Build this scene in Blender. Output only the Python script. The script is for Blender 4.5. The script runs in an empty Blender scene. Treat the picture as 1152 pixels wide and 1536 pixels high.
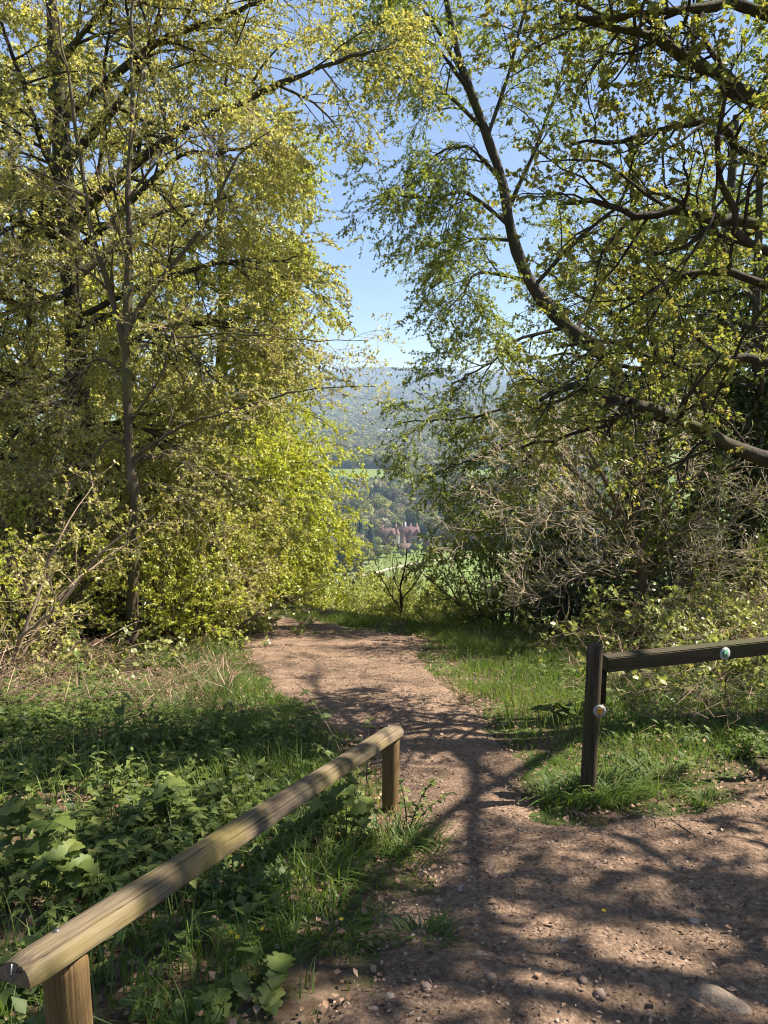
import bpy, math
import numpy as np
from mathutils import Vector, Matrix

# ------------------------------------------------------------------ camera, sky, sun, exposure
scene = bpy.context.scene
COL = scene.collection
R_ = math.radians
PITCH = R_(9.5)
CAMZ = 1.6
FPX = 1154.0                      # focal length in photograph pixels (1152 x 1536)
cam_d = bpy.data.cameras.new('camera')
cam_d.sensor_fit = 'VERTICAL'
cam_d.sensor_height = 36.0
cam_d.lens = 36.0 * FPX / 1536.0
cam_d.clip_start = 0.05
cam_d.clip_end = 60000.0
cam = bpy.data.objects.new('camera', cam_d)
COL.objects.link(cam)
cam.location = (0, 0, CAMZ)
cam.rotation_euler = (R_(90) - PITCH, 0, 0)
scene.camera = cam

SUN_AZ, SUN_EL = R_(74), R_(50)   # azimuth clockwise from the view direction (+Y)
SUN_DIR = Vector((math.cos(SUN_EL) * math.sin(SUN_AZ), math.cos(SUN_EL) * math.cos(SUN_AZ), math.sin(SUN_EL)))
world = bpy.data.worlds.new('World')
scene.world = world
world.use_nodes = True
wn, wl = world.node_tree.nodes, world.node_tree.links
wn.clear()
w_out = wn.new('ShaderNodeOutputWorld')
w_bg = wn.new('ShaderNodeBackground')
w_sky = wn.new('ShaderNodeTexSky')
w_sky.sky_type = 'NISHITA'
w_sky.sun_disc = False
w_sky.sun_elevation = SUN_EL
w_sky.sun_rotation = SUN_AZ
w_sky.altitude = 150
w_sky.air_density = 0.85
w_sky.dust_density = 0.05
w_sky.ozone_density = 4.0
w_bg.inputs['Strength'].default_value = 0.052
# thin wisps of cirrus over the whole sky
w_tc = wn.new('ShaderNodeTexCoord')
w_map = wn.new('ShaderNodeMapping')
w_map.inputs['Scale'].default_value = (1.6, 1.6, 6.0)
w_map.inputs['Location'].default_value = (0.3, 0.1, 0.42)
w_n = wn.new('ShaderNodeTexNoise')
w_n.inputs['Scale'].default_value = 1.7
w_n.inputs['Detail'].default_value = 7
w_n.inputs['Roughness'].default_value = 0.6
w_r = wn.new('ShaderNodeMapRange')
w_r.inputs['From Min'].default_value = 0.5
w_r.inputs['From Max'].default_value = 0.8
w_r.inputs['To Min'].default_value = 0.42
w_r.inputs['To Max'].default_value = 0.72
w_mix = wn.new('ShaderNodeMix')
w_mix.data_type = 'RGBA'
w_mix.inputs['B'].default_value = (3.4, 4.5, 6.6, 1)
wl.new(w_tc.outputs['Generated'], w_map.inputs['Vector'])
wl.new(w_map.outputs['Vector'], w_n.inputs['Vector'])
wl.new(w_n.outputs['Fac'], w_r.inputs['Value'])
wl.new(w_r.outputs['Result'], w_mix.inputs['Factor'])
wl.new(w_sky.outputs['Color'], w_mix.inputs['A'])
wl.new(w_mix.outputs['Result'], w_bg.inputs['Color'])
wl.new(w_bg.outputs['Background'], w_out.inputs['Surface'])

sun_d = bpy.data.lights.new('sun', 'SUN')
sun_d.energy = 5.0
sun_d.angle = R_(0.53)
sun_d.color = (1.0, 0.93, 0.80)
sun = bpy.data.objects.new('sun', sun_d)
COL.objects.link(sun)
sun.location = (20, 5, 30)
sun.rotation_euler = SUN_DIR.to_track_quat('Z', 'Y').to_euler()

scene.view_settings.view_transform = 'Standard'
scene.view_settings.look = 'None'
scene.view_settings.gamma = 1.0
scene.view_settings.use_curve_mapping = False
scene.view_settings.exposure = 1.7
cy = scene.cycles
cy.use_adaptive_sampling = True
cy.adaptive_threshold = 0.015
cy.filter_width = 1.1
cy.max_bounces = 7
cy.diffuse_bounces = 3
cy.glossy_bounces = 2
cy.transmission_bounces = 4
cy.volume_bounces = 0
cy.sample_clamp_indirect = 6.0
cy.use_denoising = True
try:
    cy.denoiser = 'OPENIMAGEDENOISE'
    cy.denoising_input_passes = 'RGB_ALBEDO_NORMAL'
    cy.denoising_prefilter = 'ACCURATE'
except Exception:
    pass

RNG = np.random.default_rng(7)

# ------------------------------------------------------------------ small maths
def V(*a):
    return np.array(a, dtype=float)

def nrm(a):
    return a / np.maximum(np.linalg.norm(a, axis=-1, keepdims=True), 1e-9)

def vnoise(x, y, seed=0):
    x = np.asarray(x, float); y = np.asarray(y, float)
    xi = np.floor(x).astype(np.int64); yi = np.floor(y).astype(np.int64)
    fx = x - xi; fy = y - yi
    fx = fx * fx * (3 - 2 * fx); fy = fy * fy * (3 - 2 * fy)
    def h(i, j):
        n = (i * 374761393 + j * 668265263 + seed * 1442695041) & 0x7fffffff
        n = ((n ^ (n >> 13)) * 1274126177) & 0x7fffffff
        return ((n ^ (n >> 16)) & 0xffff) / 65535.0
    return (h(xi, yi) * (1 - fx) + h(xi + 1, yi) * fx) * (1 - fy) + (h(xi, yi + 1) * (1 - fx) + h(xi + 1, yi + 1) * fx) * fy

def fbm(x, y, seed=0, o=3):
    s = 0; a = 0.5; t = 0
    for k in range(o):
        s = s + a * vnoise(np.asarray(x) * 2 ** k, np.asarray(y) * 2 ** k, seed + k); t += a; a *= 0.5
    return s / t

def sstep(a, b, x):
    t = np.clip((np.asarray(x, float) - a) / (b - a), 0, 1)
    return t * t * (3 - 2 * t)

# ------------------------------------------------------------------ terrain
_EX = [-40, -12, -3.5, 0.75, 2.75, 4.0, 6.0, 10.0, 40.0]
_EY = [34, 25.0, 17.7, 12.6, 11.2, 12.2, 14.5, 19.0, 34.0]
_PY = [0, 18, 60, 120, 200, 400, 540, 640, 700, 760, 3600, 4500, 5200, 5700, 6500, 7300, 8500, 12000, 30000]
_PZ = [0, -3.6, -25, -52, -82, -121, -134.5, -145, -149, -150, -150, -118, -66, -78, -20, 52, 20, -20, -60]
def H(x, y):
    x = np.asarray(x, float); y = np.asarray(y, float)
    yc = np.clip(y, -4, None)
    z0 = -0.2 * yc
    ye = np.interp(x, _EX, _EY)
    d = np.clip(y - ye, 0, None)
    zn = -0.2 * np.minimum(yc, ye) - (0.52 * d * d / (d + 2.2)) - 0.06 * d
    zn = np.where(d > 0, zn, z0)
    # low bank under the trees on the right and the left
    zn = zn + 0.62 * sstep(2.5, 4.4, x) * sstep(6.0, 10.0, y) * (1 - sstep(14, 20, y)) + 0.15 * sstep(-2.5, -5, x) * sstep(3, 6, y) * (1 - sstep(14, 20, y))
    zf = np.interp(y, _PY, _PZ)
    bump = np.exp(-((x - 60) / 520.0) ** 4) * 44 * sstep(6400, 7200, y) * (1 - sstep(7500, 8600, y))
    far = sstep(4200, 6500, y) * (fbm(x / 900., y / 900., 5) - 0.5) * 50
    zf = zf + bump + far
    b = sstep(40, 90, y)
    z = zn * (1 - b) + zf * b
    near = (1 - sstep(20, 60, np.hypot(x, y)))
    z = z + near * ((fbm(x * 0.9, y * 0.9, 11) - 0.5) * 0.10 + (fbm(x * 4, y * 4, 21, 2) - 0.5) * 0.03)
    return z
_H0 = float(H(0, 0))
CAMP = V(0, 0, CAMZ)

def ray(px, py):
    u = (px - 576.0) / FPX; v = (768.0 - py) / FPX
    f = V(0, math.cos(PITCH), -math.sin(PITCH)); up = V(0, math.sin(PITCH), math.cos(PITCH))
    return f + up * v + V(1, 0, 0) * u

def pt(px, py, Y):
    d = ray(px, py)
    return CAMP + d * (Y / d[1])

def gp(px, py, tmax=2000):
    d = ray(px, py)
    t = np.geomspace(0.8, tmax, 6000)
    P = CAMP + d[None, :] * t[:, None]
    b = P[:, 2] < H(P[:, 0], P[:, 1])
    i = int(np.argmax(b)) if b.any() else len(t) - 1
    return P[i]

def onground(x, y, dz=0.0):
    return V(x, y, float(H(x, y)) + dz)

# ------------------------------------------------------------------ mesh helpers
def mesh_np(name, verts, faces, rnd=None, smooth=False):
    """faces: list of int arrays (M,k)"""
    me = bpy.data.meshes.new(name)
    verts = np.ascontiguousarray(verts, dtype=np.float32)
    me.vertices.add(len(verts)); me.vertices.foreach_set('co', verts.ravel())
    faces = [np.asarray(f, dtype=np.int32) for f in faces if len(f)]
    nl = sum(f.size for f in faces); npoly = sum(len(f) for f in faces)
    me.loops.add(nl); me.polygons.add(npoly)
    me.loops.foreach_set('vertex_index', np.concatenate([f.ravel() for f in faces]))
    starts = []; o = 0
    for f in faces:
        starts.append(np.arange(len(f), dtype=np.int32) * f.shape[1] + o); o += f.size
    me.polygons.foreach_set('loop_start', np.concatenate(starts))
    if smooth:
        me.polygons.foreach_set('use_smooth', np.ones(npoly, dtype=bool))
    me.update(calc_edges=True)
    if rnd is not None:
        a = me.attributes.new('rnd', 'FLOAT', 'POINT')
        a.data.foreach_set('value', np.ascontiguousarray(rnd, dtype=np.float32))
    return me

def obj(name, me, mat=None, parent=None, kind=None, label=None, cat=None, group=None):
    o = bpy.data.objects.new(name, me)
    COL.objects.link(o)
    if mat is not None and me is not None and not me.materials:
        me.materials.append(mat)
    if parent is not None:
        o.parent = parent
    if kind: o['kind'] = kind
    if label: o['label'] = label
    if cat: o['category'] = cat
    if group: o['group'] = group
    return o

def thing(name, label, cat, loc=(0, 0, 0), group=None):
    o = bpy.data.objects.new(name, None)
    o.empty_display_size = 0.1
    COL.objects.link(o)
    o.location = Vector([float(v) for v in loc])
    o['label'] = label; o['category'] = cat
    if group: o['group'] = group
    return o

def copy_tree(root, loc, rz, sc, label=None, group=None):
    r = root.copy(); COL.objects.link(r)
    r.location = Vector([float(v) for v in loc]); r.rotation_euler = (0, 0, rz); r.scale = (sc, sc, sc)
    if label: r['label'] = label
    if group: r['group'] = group
    for ch in list(root.children):
        c = ch.copy(); COL.objects.link(c); c.parent = r
        for g in list(ch.children):
            e = g.copy(); COL.objects.link(e); e.parent = c
    return r

class Geo:
    """collects vertices and faces of several shapes"""
    def __init__(s):
        s.v = []; s.q = []; s.t = []; s.r = []; s.n = 0
    def add(s, v, q=None, t=None, r=None):
        v = np.asarray(v, float).reshape(-1, 3)
        s.v.append(v)
        if q is not None and len(q): s.q.append(np.asarray(q) + s.n)
        if t is not None and len(t): s.t.append(np.asarray(t) + s.n)
        s.r.append(np.full(len(v), 0.5) if r is None else np.broadcast_to(r, (len(v),)))
        s.n += len(v)
    def mesh(s, name, smooth=False):
        f = []
        if s.q: f.append(np.concatenate(s.q))
        if s.t: f.append(np.concatenate(s.t))
        return mesh_np(name, np.concatenate(s.v), f, np.concatenate(s.r), smooth)
    def box(s, c, d, rot=None, r=None):
        c = np.asarray(c, float); d = np.asarray(d, float) / 2
        k = np.array([[-1, -1, -1], [1, -1, -1], [1, 1, -1], [-1, 1, -1], [-1, -1, 1], [1, -1, 1], [1, 1, 1], [-1, 1, 1]]) * d
        if rot is not None: k = k @ np.asarray(rot).T
        s.add(k + c, [[0, 3, 2, 1], [4, 5, 6, 7], [0, 1, 5, 4], [1, 2, 6, 5], [2, 3, 7, 6], [3, 0, 4, 7]], r=r)

def tubes(P, Rad, S):
    """P (N,K,3), Rad (N,K) -> verts, quads"""
    N, K, _ = P.shape
    T = np.empty_like(P)
    T[:, 1:-1] = P[:, 2:] - P[:, :-2]; T[:, 0] = P[:, 1] - P[:, 0]; T[:, -1] = P[:, -1] - P[:, -2]
    T = nrm(T)
    D = nrm(P[:, -1] - P[:, 0])
    ref = np.where(np.abs(D[:, 2:3]) < 0.7, np.array([[0, 0, 1.0]]), np.array([[1.0, 0.13, 0]]))
    A = nrm(np.cross(T, ref[:, None, :])); B = np.cross(T, A)
    th = np.arange(S) * 2 * math.pi / S
    v = P[:, :, None, :] + Rad[:, :, None, None] * (np.cos(th)[None, None, :, None] * A[:, :, None, :] + np.sin(th)[None, None, :, None] * B[:, :, None, :])
    idx = np.arange(N * K * S).reshape(N, K, S)
    a = idx[:, :-1, :]; b = idx[:, 1:, :]
    q = np.stack([a, np.roll(a, -1, 2), np.roll(b, -1, 2), b], -1).reshape(-1, 4)
    return v.reshape(-1, 3), q

def spline(C, n):
    """Catmull-Rom through control points C (k, d)"""
    C = np.asarray(C, float)
    k = len(C)
    E = np.vstack([2 * C[0] - C[1], C, 2 * C[-1] - C[-2]])
    t = np.linspace(0, k - 1, n); i = np.minimum(t.astype(int), k - 2); f = (t - i)[:, None]
    p0, p1, p2, p3 = E[i], E[i + 1], E[i + 2], E[i + 3]
    return 0.5 * ((2 * p1) + (-p0 + p2) * f + (2 * p0 - 5 * p1 + 4 * p2 - p3) * f ** 2 + (-p0 + 3 * p1 - 3 * p2 + p3) * f ** 3)

def resample(P, n):
    return spline(P, n)

def grow(rng, P, Rad, n, t0, t1, L, ang, flat=1.0, up=0.0, droop=0.0, wig=0.15, K=5, rr=0.55, tip=0.3, rmin=0.0015, taperL=0.5):
    """children of the polylines P: (N,K,3) -> (N*n,K',3)"""
    N, KP, _ = P.shape
    t = t0 + (t1 - t0) * ((np.arange(n)[None, :] + rng.random((N, n))) / n)
    f = t * (KP - 1); i = np.minimum(f.astype(int), KP - 2); w = (f - i)[..., None]
    ar = np.arange(N)[:, None]
    a = P[ar, i]; b = P[ar, i + 1]
    pos = a * (1 - w) + b * w
    T = nrm(b - a)
    r0 = Rad[ar, i] * (1 - w[..., 0]) + Rad[ar, i + 1] * w[..., 0]
    rv = rng.normal(size=(N, n, 3)); rv[..., 2] *= flat
    per = nrm(rv - (rv * T).sum(-1, keepdims=True) * T)
    per[..., 2] *= (0.35 + 0.65 * flat); per = nrm(per)
    A = ang * (0.7 + 0.6 * rng.random((N, n, 1)))
    d = nrm(np.cos(A) * T + np.sin(A) * per + V(0, 0, up))
    ln = L * (0.55 + 0.9 * rng.random((N, n))) * (1 - taperL * (t - t0) / max(1e-6, t1 - t0))
    st = (ln / (K - 1))[..., None]
    out = np.empty((N, n, K, 3)); out[:, :, 0] = pos
    cur = d
    for k in range(1, K):
        cur = nrm(cur + rng.normal(size=cur.shape) * wig + V(0, 0, -droop * k / K))
        out[:, :, k] = out[:, :, k - 1] + cur * st
    rad0 = np.maximum(np.minimum(r0 * rr, r0 * 0.9), rmin)
    rad = rad0[..., None] * np.linspace(1, tip, K)[None, None, :]
    return out.reshape(N * n, K, 3), np.maximum(rad.reshape(N * n, K), rmin * 0.6)

def leaves(rng, P, n, size, wid=0.62, t0=0.1, nz=1.0, spread=0.9, var=0.35, hang=0.0, tipbias=1.0):
    """n folded two-triangle leaves along each twig"""
    N, KP, _ = P.shape
    t = t0 + (1 - t0) * rng.random((N, n)) ** (1 / tipbias)
    f = t * (KP - 1); i = np.minimum(f.astype(int), KP - 2); w = (f - i)[..., None]
    ar = np.arange(N)[:, None]
    a = P[ar, i]; b = P[ar, i + 1]
    pos = (a * (1 - w) + b * w).reshape(-1, 3)
    T = nrm((b - a).reshape(-1, 3))
    M = len(pos)
    ax = nrm(T * 0.6 + rng.normal(size=(M, 3)) * spread + V(0, 0, -hang))
    nn = rng.normal(size=(M, 3)) * 0.75 + V(0, 0, nz)
    nn = nrm(nn - (nn * ax).sum(-1, keepdims=True) * ax)
    sd = np.cross(ax, nn)
    L = (size * (1 - var + 2 * var * rng.random(M)))[:, None]
    W = L * wid * 0.5
    p0 = pos; p2 = pos + ax * L
    m = pos + ax * L * 0.45
    p1 = m + sd * W + nn * W * 0.35; p3 = m - sd * W + nn * W * 0.35
    v = np.stack([p0, p1, p2, p3], 1).reshape(-1, 3)
    bi = np.arange(M)[:, None] * 4
    tr = np.concatenate([bi + np.array([0, 1, 2]), bi + np.array([0, 2, 3])], 1).reshape(-1, 3)
    # the colour drifts from spray to spray as well as from leaf to leaf
    spray = np.repeat(rng.random(N), n)
    r = np.repeat(np.clip(0.5 * spray + 0.5 * rng.random(M), 0, 1), 4)
    return v, tr, r

# ------------------------------------------------------------------ materials
def newmat(name):
    m = bpy.data.materials.new(name); m.use_nodes = True
    nt = m.node_tree; nt.nodes.clear()
    return m, nt.nodes, nt.links, nt.nodes.new('ShaderNodeOutputMaterial')

def ramp(nodes, stops):
    r = nodes.new('ShaderNodeValToRGB'); e = r.color_ramp.elements
    while len(e) > 1: e.remove(e[-1])
    e[0].position = stops[0][0]; e[0].color = (*stops[0][1], 1)
    for p, c in stops[1:]:
        k = e.new(p); k.color = (*c, 1)
    return r

def leafmat(name, cols, trans=0.45, tcol=1.25, gloss=0.06, rough=0.45):
    m, n, l, out = newmat(name)
    at = n.new('ShaderNodeAttribute'); at.attribute_name = 'rnd'
    rp = ramp(n, [(i / (len(cols) - 1), c) for i, c in enumerate(cols)])
    l.new(at.outputs['Fac'], rp.inputs['Fac'])
    hs = n.new('ShaderNodeHueSaturation'); hs.inputs['Value'].default_value = tcol; hs.inputs['Saturation'].default_value = 1.1
    l.new(rp.outputs['Color'], hs.inputs['Color'])
    d = n.new('ShaderNodeBsdfDiffuse'); t = n.new('ShaderNodeBsdfTranslucent'); g = n.new('ShaderNodeBsdfGlossy')
    g.inputs['Roughness'].default_value = rough
    l.new(rp.outputs['Color'], d.inputs['Color']); l.new(hs.outputs['Color'], t.inputs['Color'])
    m1 = n.new('ShaderNodeMixShader'); m1.inputs[0].default_value = trans
    l.new(d.outputs[0], m1.inputs[1]); l.new(t.outputs[0], m1.inputs[2])
    m2 = n.new('ShaderNodeMixShader'); m2.inputs[0].default_value = gloss
    l.new(m1.outputs[0], m2.inputs[1]); l.new(g.outputs[0], m2.inputs[2])
    l.new(m2.outputs[0], out.inputs['Surface'])
    return m

def barkmat(name, c0, c1, c2=None, scale=6.0, moss=None, bump=0.5, stretch=0.25):
    m, n, l, out = newmat(name)
    tc = n.new('ShaderNodeTexCoord'); mp = n.new('ShaderNodeMapping')
    mp.inputs['Scale'].default_value = (1, 1, stretch)
    l.new(tc.outputs['Object'], mp.inputs['Vector'])
    ns = n.new('ShaderNodeTexNoise'); ns.inputs['Scale'].default_value = scale; ns.inputs['Detail'].default_value = 8; ns.inputs['Roughness'].default_value = 0.65
    l.new(mp.outputs['Vector'], ns.inputs['Vector'])
    rp = ramp(n, [(0.3, c0), (0.55, c1), (0.75, c2 or c1)])
    l.new(ns.outputs['Fac'], rp.inputs['Fac'])
    p = n.new('ShaderNodeBsdfPrincipled'); p.inputs['Roughness'].default_value = 0.85
    p.inputs['Specular IOR Level'].default_value = 0.2
    col = rp.outputs['Color']
    if moss:
        n2 = n.new('ShaderNodeTexNoise'); n2.inputs['Scale'].default_value = 2.3; n2.inputs['Detail'].default_value = 6
        l.new(tc.outputs['Object'], n2.inputs['Vector'])
        mr = n.new('ShaderNodeMapRange'); mr.inputs['From Min'].default_value = 0.48; mr.inputs['From Max'].default_value = 0.62
        l.new(n2.outputs['Fac'], mr.inputs['Value'])
        mx = n.new('ShaderNodeMix'); mx.data_type = 'RGBA'; mx.inputs['B'].default_value = (*moss, 1)
        l.new(mr.outputs['Result'], mx.inputs['Factor']); l.new(col, mx.inputs['A']); col = mx.outputs['Result']
    l.new(col, p.inputs['Base Color'])
    bp = n.new('ShaderNodeBump'); bp.inputs['Strength'].default_value = bump; bp.inputs['Distance'].default_value = 0.03
    l.new(ns.outputs['Fac'], bp.inputs['Height']); l.new(bp.outputs['Normal'], p.inputs['Normal'])
    l.new(p.outputs[0], out.inputs['Surface'])
    return m

def plainmat(name, c, rough=0.8, var=0.25, scale=8.0, bump=0.0, spec=0.3, metal=0.0):
    m, n, l, out = newmat(name)
    tc = n.new('ShaderNodeTexCoord')
    ns = n.new('ShaderNodeTexNoise'); ns.inputs['Scale'].default_value = scale; ns.inputs['Detail'].default_value = 6
    l.new(tc.outputs['Object'], ns.inputs['Vector'])
    rp = ramp(n, [(0.3, tuple(x * (1 - var) for x in c)), (0.7, tuple(min(1, x * (1 + var)) for x in c))])
    l.new(ns.outputs['Fac'], rp.inputs['Fac'])
    p = n.new('ShaderNodeBsdfPrincipled'); p.inputs['Roughness'].default_value = rough
    p.inputs['Specular IOR Level'].default_value = spec; p.inputs['Metallic'].default_value = metal
    l.new(rp.outputs['Color'], p.inputs['Base Color'])
    if bump:
        bp = n.new('ShaderNodeBump'); bp.inputs['Strength'].default_value = bump; bp.inputs['Distance'].default_value = 0.02
        l.new(ns.outputs['Fac'], bp.inputs['Height']); l.new(bp.outputs['Normal'], p.inputs['Normal'])
    l.new(p.outputs[0], out.inputs['Surface'])
    return m

def attrmat(name, cols, rough=0.85, spec=0.2):
    m, n, l, out = newmat(name)
    at = n.new('ShaderNodeAttribute'); at.attribute_name = 'rnd'
    rp = ramp(n, [(i / (len(cols) - 1), c) for i, c in enumerate(cols)])
    l.new(at.outputs['Fac'], rp.inputs['Fac'])
    p = n.new('ShaderNodeBsdfPrincipled'); p.inputs['Roughness'].default_value = rough; p.inputs['Specular IOR Level'].default_value = spec
    l.new(rp.outputs['Color'], p.inputs['Base Color']); l.new(p.outputs[0], out.inputs['Surface'])
    return m

def instmat(name, cols, rough=0.9):
    """colour differs from copy to copy (Object Info random) and over the crown"""
    m, n, l, out = newmat(name)
    oi = n.new('ShaderNodeObjectInfo')
    at = n.new('ShaderNodeAttribute'); at.attribute_name = 'rnd'
    rp = ramp(n, [(i / (len(cols) - 1), c) for i, c in enumerate(cols)])
    l.new(oi.outputs['Random'], rp.inputs['Fac'])
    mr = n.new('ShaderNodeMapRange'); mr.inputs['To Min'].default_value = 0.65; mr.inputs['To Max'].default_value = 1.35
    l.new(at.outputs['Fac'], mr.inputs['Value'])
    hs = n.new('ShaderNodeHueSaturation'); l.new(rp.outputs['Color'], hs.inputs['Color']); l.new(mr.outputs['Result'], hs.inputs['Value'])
    d = n.new('ShaderNodeBsdfDiffuse'); t = n.new('ShaderNodeBsdfTranslucent')
    l.new(hs.outputs['Color'], d.inputs['Color']); l.new(hs.outputs['Color'], t.inputs['Color'])
    mx = n.new('ShaderNodeMixShader'); mx.inputs[0].default_value = 0.25
    l.new(d.outputs[0], mx.inputs[1]); l.new(t.outputs[0], mx.inputs[2]); l.new(mx.outputs[0], out.inputs['Surface'])
    return m

M = {}
M['beech_bright'] = leafmat('beech_bright_leaf', [(0.27, 0.27, 0.04), (0.37, 0.39, 0.06), (0.44, 0.45, 0.09)], 0.5, gloss=0.04)
M['beech_olive'] = leafmat('beech_olive_leaf', [(0.27, 0.22, 0.07), (0.37, 0.35, 0.09), (0.47, 0.46, 0.14)], 0.5, gloss=0.04)
M['beech_green'] = leafmat('beech_green_leaf', [(0.15, 0.17, 0.03), (0.22, 0.26, 0.045), (0.30, 0.32, 0.065)], 0.5, gloss=0.04)
M['oak_gold'] = leafmat('oak_gold_leaf', [(0.18, 0.22, 0.045), (0.25, 0.26, 0.055), (0.32, 0.24, 0.065)], 0.5, gloss=0.04)
M['bush_green'] = leafmat('bush_green_leaf', [(0.13, 0.15, 0.035), (0.20, 0.22, 0.045), (0.28, 0.28, 0.06)], 0.45, gloss=0.04)
M['bush_dark'] = leafmat('bush_dark_leaf', [(0.02, 0.03, 0.012), (0.035, 0.055, 0.018), (0.06, 0.08, 0.02)], 0.25, gloss=0.06, rough=0.4)
M['ivy'] = leafmat('ivy_leaf', [(0.04, 0.055, 0.018), (0.075, 0.10, 0.028), (0.13, 0.15, 0.04)], 0.35, gloss=0.04)
M['hazel'] = leafmat('hazel_leaf', [(0.25, 0.26, 0.07), (0.33, 0.35, 0.09), (0.40, 0.41, 0.12)], 0.5, gloss=0.03)
M['yew'] = leafmat('yew_leaf', [(0.06, 0.055, 0.022), (0.09, 0.08, 0.03), (0.12, 0.10, 0.04)], 0.25, gloss=0.03)
M['bramble'] = leafmat('bramble_leaf', [(0.15, 0.17, 0.045), (0.25, 0.27, 0.065), (0.35, 0.34, 0.10)], 0.42, gloss=0.05)
M['herb'] = leafmat('herb_leaf', [(0.036, 0.058, 0.012), (0.062, 0.095, 0.018), (0.095, 0.135, 0.025), (0.14, 0.18, 0.036), (0.20, 0.21, 0.055)], 0.45, gloss=0.025, rough=0.6)
M['grass'] = leafmat('grass_blade', [(0.05, 0.09, 0.014), (0.10, 0.155, 0.024), (0.22, 0.24, 0.06)], 0.45, gloss=0.025, rough=0.6)
M['litter'] = attrmat('dead_leaf', [(0.07, 0.042, 0.027), (0.15, 0.085, 0.05), (0.23, 0.14, 0.09), (0.31, 0.21, 0.15)])
M['bark_dark'] = barkmat('beech_bark', (0.028, 0.022, 0.016), (0.06, 0.048, 0.036), (0.10, 0.085, 0.065), 7, moss=(0.055, 0.055, 0.02))
M['bark_oak'] = barkmat('oak_bark', (0.02, 0.015, 0.01), (0.05, 0.038, 0.025), (0.085, 0.065, 0.045), 11, moss=(0.06, 0.06, 0.016), bump=0.9)
M['bark_sap'] = barkmat('sapling_bark', (0.05, 0.04, 0.026), (0.11, 0.085, 0.055), (0.19, 0.15, 0.10), 9, moss=(0.10, 0.09, 0.035), bump=0.3)
M['twig_pale'] = barkmat('pale_twig_bark', (0.30, 0.235, 0.155), (0.47, 0.375, 0.26), (0.58, 0.48, 0.35), 9, bump=0.2)
M['twig_tan'] = barkmat('tan_twig_bark', (0.17, 0.13, 0.085), (0.30, 0.235, 0.16), (0.40, 0.33, 0.23), 9, bump=0.2)
M['bark_shrub'] = barkmat('shrub_bark', (0.05, 0.036, 0.02), (0.12, 0.085, 0.05), (0.19, 0.14, 0.09), 9, moss=(0.12, 0.09, 0.025), bump=0.4)
M['twig_brown'] = barkmat('brown_twig_bark', (0.06, 0.045, 0.03), (0.11, 0.085, 0.06), (0.16, 0.125, 0.09), 9, bump=0.2)
M['dead_cane'] = barkmat('dead_cane_bark', (0.16, 0.115, 0.075), (0.27, 0.20, 0.14), (0.38, 0.30, 0.22), 9, bump=0.2)
M['stem_green'] = plainmat('green_stem', (0.11, 0.14, 0.045), 0.6)
M['stem_red'] = plainmat('reddish_stem', (0.09, 0.06, 0.04), 0.6)

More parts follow.
